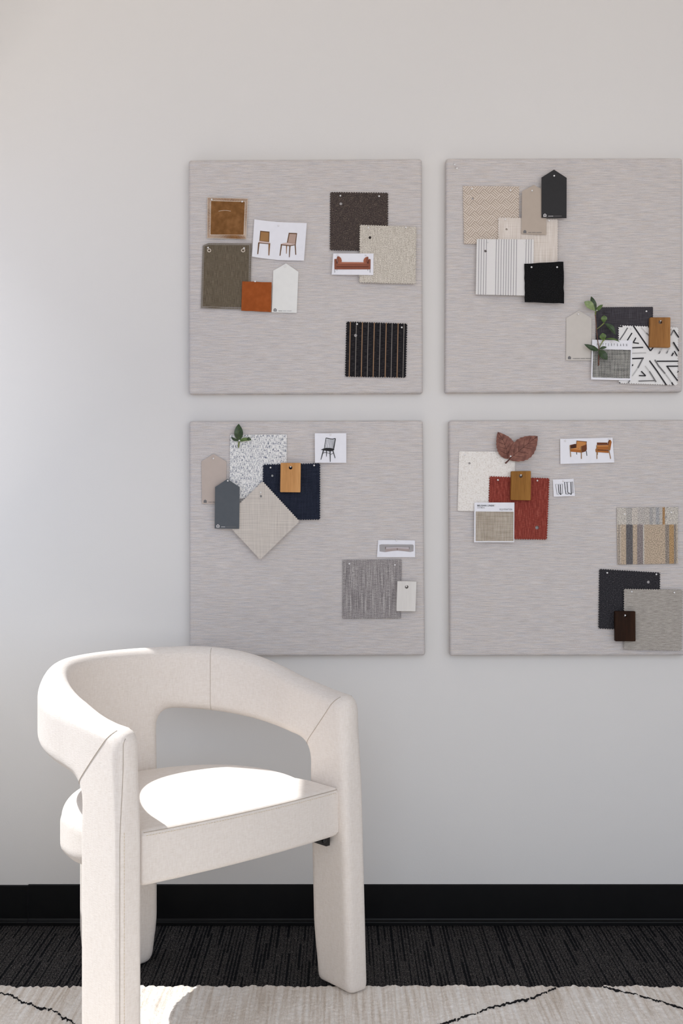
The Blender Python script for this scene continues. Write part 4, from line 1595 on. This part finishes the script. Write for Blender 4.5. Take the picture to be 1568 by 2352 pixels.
print_layer('printed_armchair', o, inf, [(zc(*p_), m_) for p_, m_ in pc])
pc = [(stroke([(1068, 440), (1066, 520)], 16), LW), ([(1048, 190), (1330, 192), (1330, 255), (1048, 258)], L3), ([(1375, 115), (1405, 115), (1440, 175), (1400, 395), (1370, 400), (1330, 250), (1340, 180)], L1),
      ([(1375, 115), (1405, 115), (1380, 180), (1350, 260), (1330, 250), (1340, 180)], L3), ([(1035, 262), (1350, 258), (1370, 300), (1365, 390), (1060, 385), (1035, 340)], L1),
      ([(1005, 380), (1040, 330), (1060, 390), (1355, 405), (1360, 470), (1060, 450), (1015, 450)], L1), ([(1060, 380), (1358, 395), (1355, 412), (1060, 400)], L4), ([(1050, 268), (1345, 264), (1350, 300), (1050, 305)], L2),
      (stroke([(1040, 270), (1046, 628)], 20), LW), (stroke([(1362, 285), (1375, 450), (1408, 628)], 20), LW)]
print_layer('printed_armchair', o, inf, [(zc(*p_), m_) for p_, m_ in pc])
o, inf = sheet('photo_card', 'small white card with a picture of two wire side tables', 'card', z8((898, 515), (1085, 508), (1097, 663), (906, 670)), 0.003, M_CARD, CARD_T, lift=0.001)
zc = Z(1264, 1094, 26.13)
pc = [(stroke([(295, 475), (390, 1085), (500, 1080)], 28), M_PRINTG), (stroke([(625, 1062), (722, 1035), (705, 455)], 30), M_PRINTG), (stroke([(290, 478), (720, 462)], 14), M_PRINTL),
      (stroke([(458, 490), (500, 1000), (605, 1105)], 42), M_PRINTK), (stroke([(575, 490), (608, 1105)], 44), M_PRINTK),
      (stroke([(830, 350), (912, 1065), (1090, 1045)], 36), M_PRINTK), (stroke([(1240, 1005), (1340, 995), (1320, 325)], 36), M_PRINTG), (stroke([(820, 350), (1330, 340)], 14), M_PRINTG),
      (stroke([(978, 350), (1025, 970), (1235, 1090)], 40), M_PRINTK), (stroke([(1210, 350), (1235, 1090)], 44), M_PRINTK)]
print_layer('printed_side_tables', o, inf, [(zc(*p_), m_) for p_, m_ in pc])
C_ = dict(t=(226, 206, 182), g=(178, 168, 158), n=(126, 124, 126), p=(172, 162, 160), w=(242, 237, 228), o=(216, 180, 134), l=(230, 216, 198))
lowb = [(0.0, C_['l']), (0.035, C_['g']), (0.05, C_['l']), (0.075, C_['t']), (0.155, C_['n']), (0.26, C_['t']), (0.33, C_['p']), (0.425, C_['w']), (0.445, C_['t']), (0.78, C_['g']), (0.84, C_['o']), (0.915, C_['g']), (0.955, C_['l']), (0.975, C_['w'])]
upb = [(0.0, (240, 234, 224)), (0.16, (214, 210, 204)), (0.25, (240, 232, 222)), (0.34, (224, 218, 212)), (0.45, (228, 222, 214)), (0.53, (202, 200, 198)), (0.58, (226, 222, 216)), (0.63, (200, 201, 203)), (0.68, (224, 220, 214)), (0.735, (206, 164, 118)), (0.775, (240, 234, 224))]
sheet('fabric_swatch', 'loosely woven swatch in tan cream and charcoal bands', FAB, z9((415, 162), (1318, 155), (1315, 985), (428, 1000)), 0.002, striped_panel((lowb, upb), 0.0290), 0.0017, PINKS, [zone(z9, (1133, 300), 17)])
sheet('fabric_swatch', 'black melange wool swatch behind the dark walnut block', FAB, z9((158, 1055), (1058, 1110), (1050, 1975), (145, 1935)), 0.002, M_DKMEL, 0.0016, PINK, [zone(z9, (882, 1252), 23)])
sheet('fabric_swatch', 'grey brushed wool swatch at the right edge beside the walnut block', FAB, z9((518, 1345), (1388, 1358), (1370, 2255), (515, 2240)), 0.0078, M_GREYW, 0.0014, PINK)
wood_block('dark walnut sample block on the grey wool', z9((395, 1680), (692, 1680), (695, 2118), (398, 2118)), 0.0132, M_WALNUT, zone(z9, (545, 1745)), hole_r=3.9)

# ------------------------------------------------------------------ leaves
def leaf_mat(name, c1, c2, c3, rough=0.4):
    t_ = NT(name)
    n_ = t_.noise((90, 90, 90), detail=3)
    return t_.done(t_.ramp(n_, [(0.36, c1), (0.5, c2), (0.64, c3)]), rough, n_, 0.15, 0.001, spec=0.45)


M_LFD = leaf_mat('dark_green_leaf', (40, 58, 34), (50, 70, 40), (62, 84, 50))
M_LFM = leaf_mat('mid_green_leaf', (74, 96, 48), (88, 112, 58), (102, 126, 70))
M_LFL = leaf_mat('light_green_leaf', (120, 138, 90), (136, 154, 104), (150, 166, 118))
M_STEM = leaf_mat('brown_stem', (92, 58, 46), (108, 70, 54), (122, 84, 62))
M_GSTEM = leaf_mat('green_stem', (112, 122, 62), (126, 136, 74), (138, 148, 86))
M_RLEAF = leaf_mat('russet_leaf', (108, 64, 52), (126, 78, 64), (142, 94, 78), 0.6)
M_RVEIN = leaf_mat('russet_vein', (82, 46, 38), (90, 52, 44), (98, 58, 50), 0.6)


def leaf(root, base, tip, width, mat, bend=0.0, fold=0.25, zb=0.0, zt=0.006, tooth=0.0, vein=None, wl=None, wr=None, peak=0.45, parent=None):
    """one blade from base to tip (photo px); bend bows it sideways (px), width in px"""
    Y0 = root['y0']
    n = 18
    b2, t2 = Vector(base), Vector(tip)
    d = t2 - b2
    L = d.length
    dn = d / L
    nn = Vector((-dn.y, dn.x))
    rows = []
    for i in range(n + 1):
        u = i / n
        c = b2 + d * u + nn * bend * math.sin(math.pi * u)
        w_ = (math.sin(math.pi * min(1, max(0, u)) ** (math.log(0.5) / math.log(peak)))) ** 0.85 * width / 2
        if u > 0.96:
            w_ *= 0.7
        zc_ = zb + (zt - zb) * u + 0.004 * math.sin(math.pi * u)
        row = []
        for j in range(-3, 4):
            f_ = j / 3
            side = (wl if f_ < 0 else wr) or 1.0
            ww = w_ * side
            if abs(j) == 3 and tooth and i % 2 == 1:
                ww *= 1 + tooth
            q = c + nn * (ww * f_)
            p = P(q.x, q.y, Y0)
            row.append((p[0], Y0 - zc_ - abs(f_) * fold * w_ * (D / FPX) - 0.0004 * math.sin(6 * u * math.pi) * abs(f_), p[2]))
        rows.append(row)
    lx, ly, lz = root.location
    V = [(x - lx, y - ly, z - lz) for r_ in rows for x, y, z in r_]
    m = 7
    F = [(i * m + j, i * m + j + 1, (i + 1) * m + j + 1, (i + 1) * m + j) for i in range(n) for j in range(m - 1)]
    o = pydata('leaf', V, F, mat, root, smooth=True)
    if vein:
        mid = [(V[i * m + 3][0], V[i * m + 3][1] - 0.0004, V[i * m + 3][2]) for i in range(n + 1)]
        paths = [mid]
        for i in range(3, n - 2, 3):
            for j in (0, 6):
                k_ = min(n, i + 3)
                a_, b_ = mid[i], V[k_ * m + (1 if j == 0 else 5)]
                paths.append([a_, ((a_[0] + b_[0]) / 2, (a_[1] + b_[1]) / 2 - 0.0004, (a_[2] + b_[2]) / 2), (b_[0], b_[1] - 0.0003, b_[2])])
        Vv, Fv = tube_mesh(paths, 0.0004, 4)
        vo = pydata('vein', Vv, Fv, vein, o)
        vo['kind'] = 'stuff'
    return o


def stem(root, pts, r, mat, z=0.003, name='stem'):
    Y0 = root['y0']
    lx, ly, lz = root.location
    path = []
    for i, q in enumerate(pts):
        zz = q[2] if len(q) > 2 else z
        p = P(q[0], q[1], Y0)
        path.append((p[0] - lx, Y0 - zz - ly, p[2] - lz))
    V, F = tube_mesh([path], r, 7)
    return pydata(name, V, F, mat, root, smooth=True)


def plant(name, label, cat, px, off):
    Y0 = YF - off
    o = empty(name, P(px[0], px[1], Y0))
    o['y0'] = Y0
    return tag(o, label, cat)


def zz_(p, h=None):
    q = z5(p)[0]
    return q if h is None else (q[0], q[1], h)


sp = plant('leafy_sprig', 'green leafy sprig with a thin brown stem pinned over charcoal linen', 'sprig', zz_((500, 700)), 0.0125)
stem(sp, [zz_((468, 345)), zz_((474, 400)), zz_((480, 470)), zz_((487, 560)), zz_((496, 640)), zz_((506, 710)), zz_((516, 770))], 0.0011, M_STEM)
stem(sp, [zz_((514, 765)), zz_((515, 830)), zz_((511, 900)), zz_((511, 980))], [0.0013, 0.0017, 0.0019, 0.0017], M_STEM, name='cut_stem')
stem(sp, [zz_((470, 345)), zz_((470, 315)), zz_((478, 298), 0.005)], 0.0018, M_GSTEM)
stem(sp, [zz_((487, 525)), zz_((520, 500)), zz_((560, 465), 0.006), zz_((575, 448), 0.007)], [0.0008, 0.0010, 0.0017, 0.0019], M_GSTEM)
stem(sp, [zz_((520, 755)), zz_((545, 705)), zz_((562, 672), 0.006), zz_((585, 655), 0.007)], [0.0008, 0.0014, 0.0018, 0.0014], M_GSTEM)
leaf(sp, zz_((470, 292)), zz_((416, 115)), 72 / 5.444, M_LFD, -6 / 5.4, 0.2, 0.003, 0.004)
leaf(sp, zz_((468, 305)), zz_((322, 188)), 92 / 5.444, M_LFL, 5 / 5.4, 0.3, 0.005, 0.012, peak=0.6)
leaf(sp, zz_((478, 300)), zz_((552, 228)), 46 / 5.444, M_LFM, -4 / 5.4, 0.4, 0.005, 0.014, peak=0.4)
leaf(sp, zz_((570, 452)), zz_((566, 362)), 78 / 5.444, M_LFM, -4 / 5.4, 0.2, 0.007, 0.014, peak=0.55)
leaf(sp, zz_((585, 455)), zz_((714, 606)), 62 / 5.444, M_LFD, -14 / 5.4, 0.4, 0.007, 0.010)
leaf(sp, zz_((566, 668)), zz_((548, 580)), 84 / 5.444, M_LFM, -6 / 5.4, 0.2, 0.006, 0.012, peak=0.5)
leaf(sp, zz_((560, 650)), zz_((500, 612)), 22 / 5.444, M_LFD, 0, 0.3, 0.005, 0.008)
leaf(sp, zz_((585, 652)), zz_((766, 694)), 24 / 5.444, M_LFM, -16 / 5.4, 0.9, 0.007, 0.012)
leaf(sp, zz_((508, 790)), zz_((325, 716)), 64 / 5.444, M_LFD, -10 / 5.4, 0.3, 0.004, 0.008)
leaf(sp, zz_((512, 788)), zz_((610, 916)), 94 / 5.444, M_LFD, 2 / 5.4, 0.25, 0.004, 0.010)
leaf(sp, zz_((516, 772)), zz_((608, 752)), 34 / 5.444, M_LFD, -2 / 5.4, 0.3, 0.004, 0.007)

st_ = plant('leaf_tip', 'dark green leafy tip pinned at the top of the nubbly white swatch', 'sprig', z6((448, 215))[0], 0.006)
q6 = lambda x, y: z6((x, y))[0]
leaf(st_, q6(450, 218), q6(447, 57), 84 / 4.126, M_LFD, 0, 0.25, 0.003, 0.007, vein=M_LFM)
leaf(st_, q6(448, 216), q6(374, 180), 26 / 4.126, M_LFD, -2, 0.4, 0.003, 0.006)
leaf(st_, q6(452, 222), q6(568, 212), 34 / 4.126, M_LFM, -3, 0.5, 0.003, 0.008)
leaf(st_, q6(520, 196), q6(568, 214), 24 / 4.126, M_LFD, -2, 0.3, 0.008, 0.009)
stem(st_, [q6(450, 215), q6(448, 245), q6(444, 284)], [0.0012, 0.0022, 0.0013], M_GSTEM, 0.003)

rl = plant('russet_leaf', 'pair of toothed russet red leaves pinned above the oak block', 'leaf', z8((505, 320))[0], 0.006)
q8 = lambda x, y: z8((x, y))[0]
leaf(rl, q8(492, 330), q8(400, 88), 158 / 3.92, M_RLEAF, 18 / 3.92, 0.10, 0.002, 0.006, tooth=0.06, vein=M_RVEIN, peak=0.42)
leaf(rl, q8(498, 338), q8(757, 127), 194 / 3.92, M_RLEAF, -4 / 3.92, 0.10, 0.006, 0.008, tooth=0.06, vein=M_RVEIN, peak=0.47, wl=0.9, wr=1.1)
stem(rl, [q8(520, 312), q8(495, 344), q8(468, 370)], [0.0010, 0.0016, 0.0022], M_RVEIN, 0.007)

# ------------------------------------------------------------------ pins, each its own thing
PINS = [
    (z1, (210, 106), 0.0045, 'ball pin at the top left corner of the brown leather swatch'), (z1, (616, 134), 0.0045, 'ball pin at the top right corner of the brown leather swatch'),
    (z1, (161, 748), 0.004, 'ball pin by the left eyelet of the olive denim swatch'), (z1, (640, 756), 0.004, 'ball pin by the right eyelet of the olive denim swatch'),
    (z1, (788, 1199), 0.0085, 'ball pin on the top edge of the tan leather swatch'), (z1, (1188, 1000), 0.0035, 'ball pin at the peak of the white paint chip'),
    (z1, (1100, 455), 0.005, 'ball pin at the top of the two dining chairs card'),
    (z2, (271, 194), 0.0035, 'ball pin at the top left of the brown tweed swatch'), (z2, (851, 200), 0.0035, 'ball pin at the top right of the brown tweed swatch'),
    (z2, (692, 673), 0.009, 'ball pin at the top left of the beige slub swatch'), (z2, (1254, 669), 0.009, 'ball pin at the top right of the beige slub swatch'),
    (z2, (230, 1080), 0.0125, 'ball pin at the left of the terracotta daybed card'), (z2, (655, 1085), 0.0125, 'ball pin at the right of the terracotta daybed card'),
    (z3, (371, 182), 0.0035, 'ball pin at the top left of the pinstriped swatch'), (z3, (1138, 240), 0.0035, 'ball pin at the top right of the pinstriped swatch'),
    (z4, (288, 400), 0.0035, 'ball pin at the top left of the fretwork swatch'), (z4, (769, 418), 0.0035, 'ball pin at the top right of the fretwork swatch'),
    (z4, (704, 780), 0.0082, 'ball pin at the top left of the cream linen swatch'), (z4, (1246, 795), 0.0082, 'ball pin at the top right of the cream linen swatch'),
    (z4, (1035, 422), 0.012, 'ball pin at the peak of the greige paint chip'), (z4, (1310, 238), 0.0155, 'ball pin at the peak of the black paint chip'),
    (z4, (488, 1060), 0.013, 'ball pin at the top left of the dotted white swatch'), (z4, (946, 1070), 0.013, 'ball pin at the top right of the dotted white swatch'),
    (z4, (1028, 1372), 0.019, 'ball pin at the left of the black pile swatch'), (z4, (1346, 1372), 0.019, 'ball pin at the right of the black pile swatch'),
    (z5, (258, 335), 0.0036, 'ball pin at the peak of the pale grey paint chip'), (z5, (494, 286), 0.015, 'ball pin at the top leaves of the long sprig'),
    (z5, (1110, 300), 0.0035, 'ball pin at the top right of the charcoal linen swatch'), (z5, (1288, 418), 0.018, 'ball pin in the hole of the oiled oak block'),
    (z5, (920, 517), 0.007, 'ball pin at the top left of the brush stroke print'), (z5, (1428, 525), 0.007, 'ball pin on the brush stroke print right of the oak block'),
    (z5, (675, 685), 0.0115, 'ball pin above the lettering of the herringbone sample card'),
    (z6, (206, 384), 0.0036, 'ball pin at the peak of the taupe paint chip'), (z6, (342, 595), 0.018, 'ball pin at the peak of the slate paint chip'),
    (z6, (747, 470), 0.009, 'ball pin at the top left of the navy swatch'), (z6, (1160, 450), 0.009, 'ball pin at the top right of the navy swatch'),
    (z6, (654, 707), 0.014, 'ball pin at the top corner of the diamond linen swatch'), (z6, (452, 214), 0.009, 'ball pin through the small dark green leaf tip'),
    (z6, (937, 462), 0.0195, 'ball pin in the hole of the pale oak block'), (z6, (1316, 160), 0.011, 'ball pin at the top of the spindle chair card'),
    (z7, (240, 560), 0.0035, 'ball pin at the top left of the grey slub swatch'), (z7, (1018, 580), 0.0035, 'ball pin at the top right of the grey slub swatch'),
    (z7, (1050, 160), 0.004, 'ball pin at the top of the pale sofa card'), (z7, (1216, 944), 0.0145, 'ball pin in the hole of the white block'),
    (z8, (107, 293), 0.0035, 'ball pin at the top left of the cream felt swatch'), (z8, (518, 305), 0.014, 'ball pin through the russet leaves'),
    (z8, (404, 519), 0.009, 'ball pin at the top left of the brick red swatch'), (z8, (759, 525), 0.009, 'ball pin at the top right of the brick red swatch'),
    (z8, (611, 475), 0.0195, 'ball pin in the hole of the golden oak block'), (z8, (375, 745), 0.0125, 'ball pin above the lettering of the oatmeal linen card'),
    (z8, (1010, 168), 0.0055, 'ball pin at the left of the tan armchairs card'), (z8, (1409, 152), 0.0055, 'ball pin at the right of the tan armchairs card'),
    (z8, (993, 528), 0.0036, 'ball pin at the top of the wire tables card'),
    (z9, (532, 262), 0.004, 'ball pin at the left of the banded weave swatch'), (z9, (1213, 235), 0.004, 'ball pin at the right of the banded weave swatch'),
    (z9, (279, 1117), 0.0037, 'ball pin at the top left of the black melange swatch'), (z9, (997, 1139), 0.0037, 'ball pin at the top right of the black melange swatch'),
    (z9, (638, 1392), 0.0095, 'ball pin at the top left of the grey wool swatch'), (z9, (1258, 1405), 0.0095, 'ball pin at the top right of the grey wool swatch'),
    (z9, (541, 1737), 0.0215, 'ball pin in the hole of the walnut block'),
]
for z_, p_, off_, lb_ in PINS:
    q_ = z_(p_)[0]
    hole_ = 'hole' in lb_
    pin(q_[0], q_[1], off_, lb_, (random.uniform(-0.15, 0.25), random.uniform(-0.2, 0.2)), 0.001 if hole_ else 0.0028)
# two spare pins stuck in the corner of the upper right board, standing out from it
for q_, lb_, tl in (((1043.9, 377.8), 'upper of two spare ball pins in an empty board corner', (0.62, 0.1)), ((1048.9, 386.5), 'lower of two spare ball pins in an empty board corner', (0.60, 0.25))):
    o = pin(q_[0], q_[1], 0.0, lb_, tl, 0.0085)
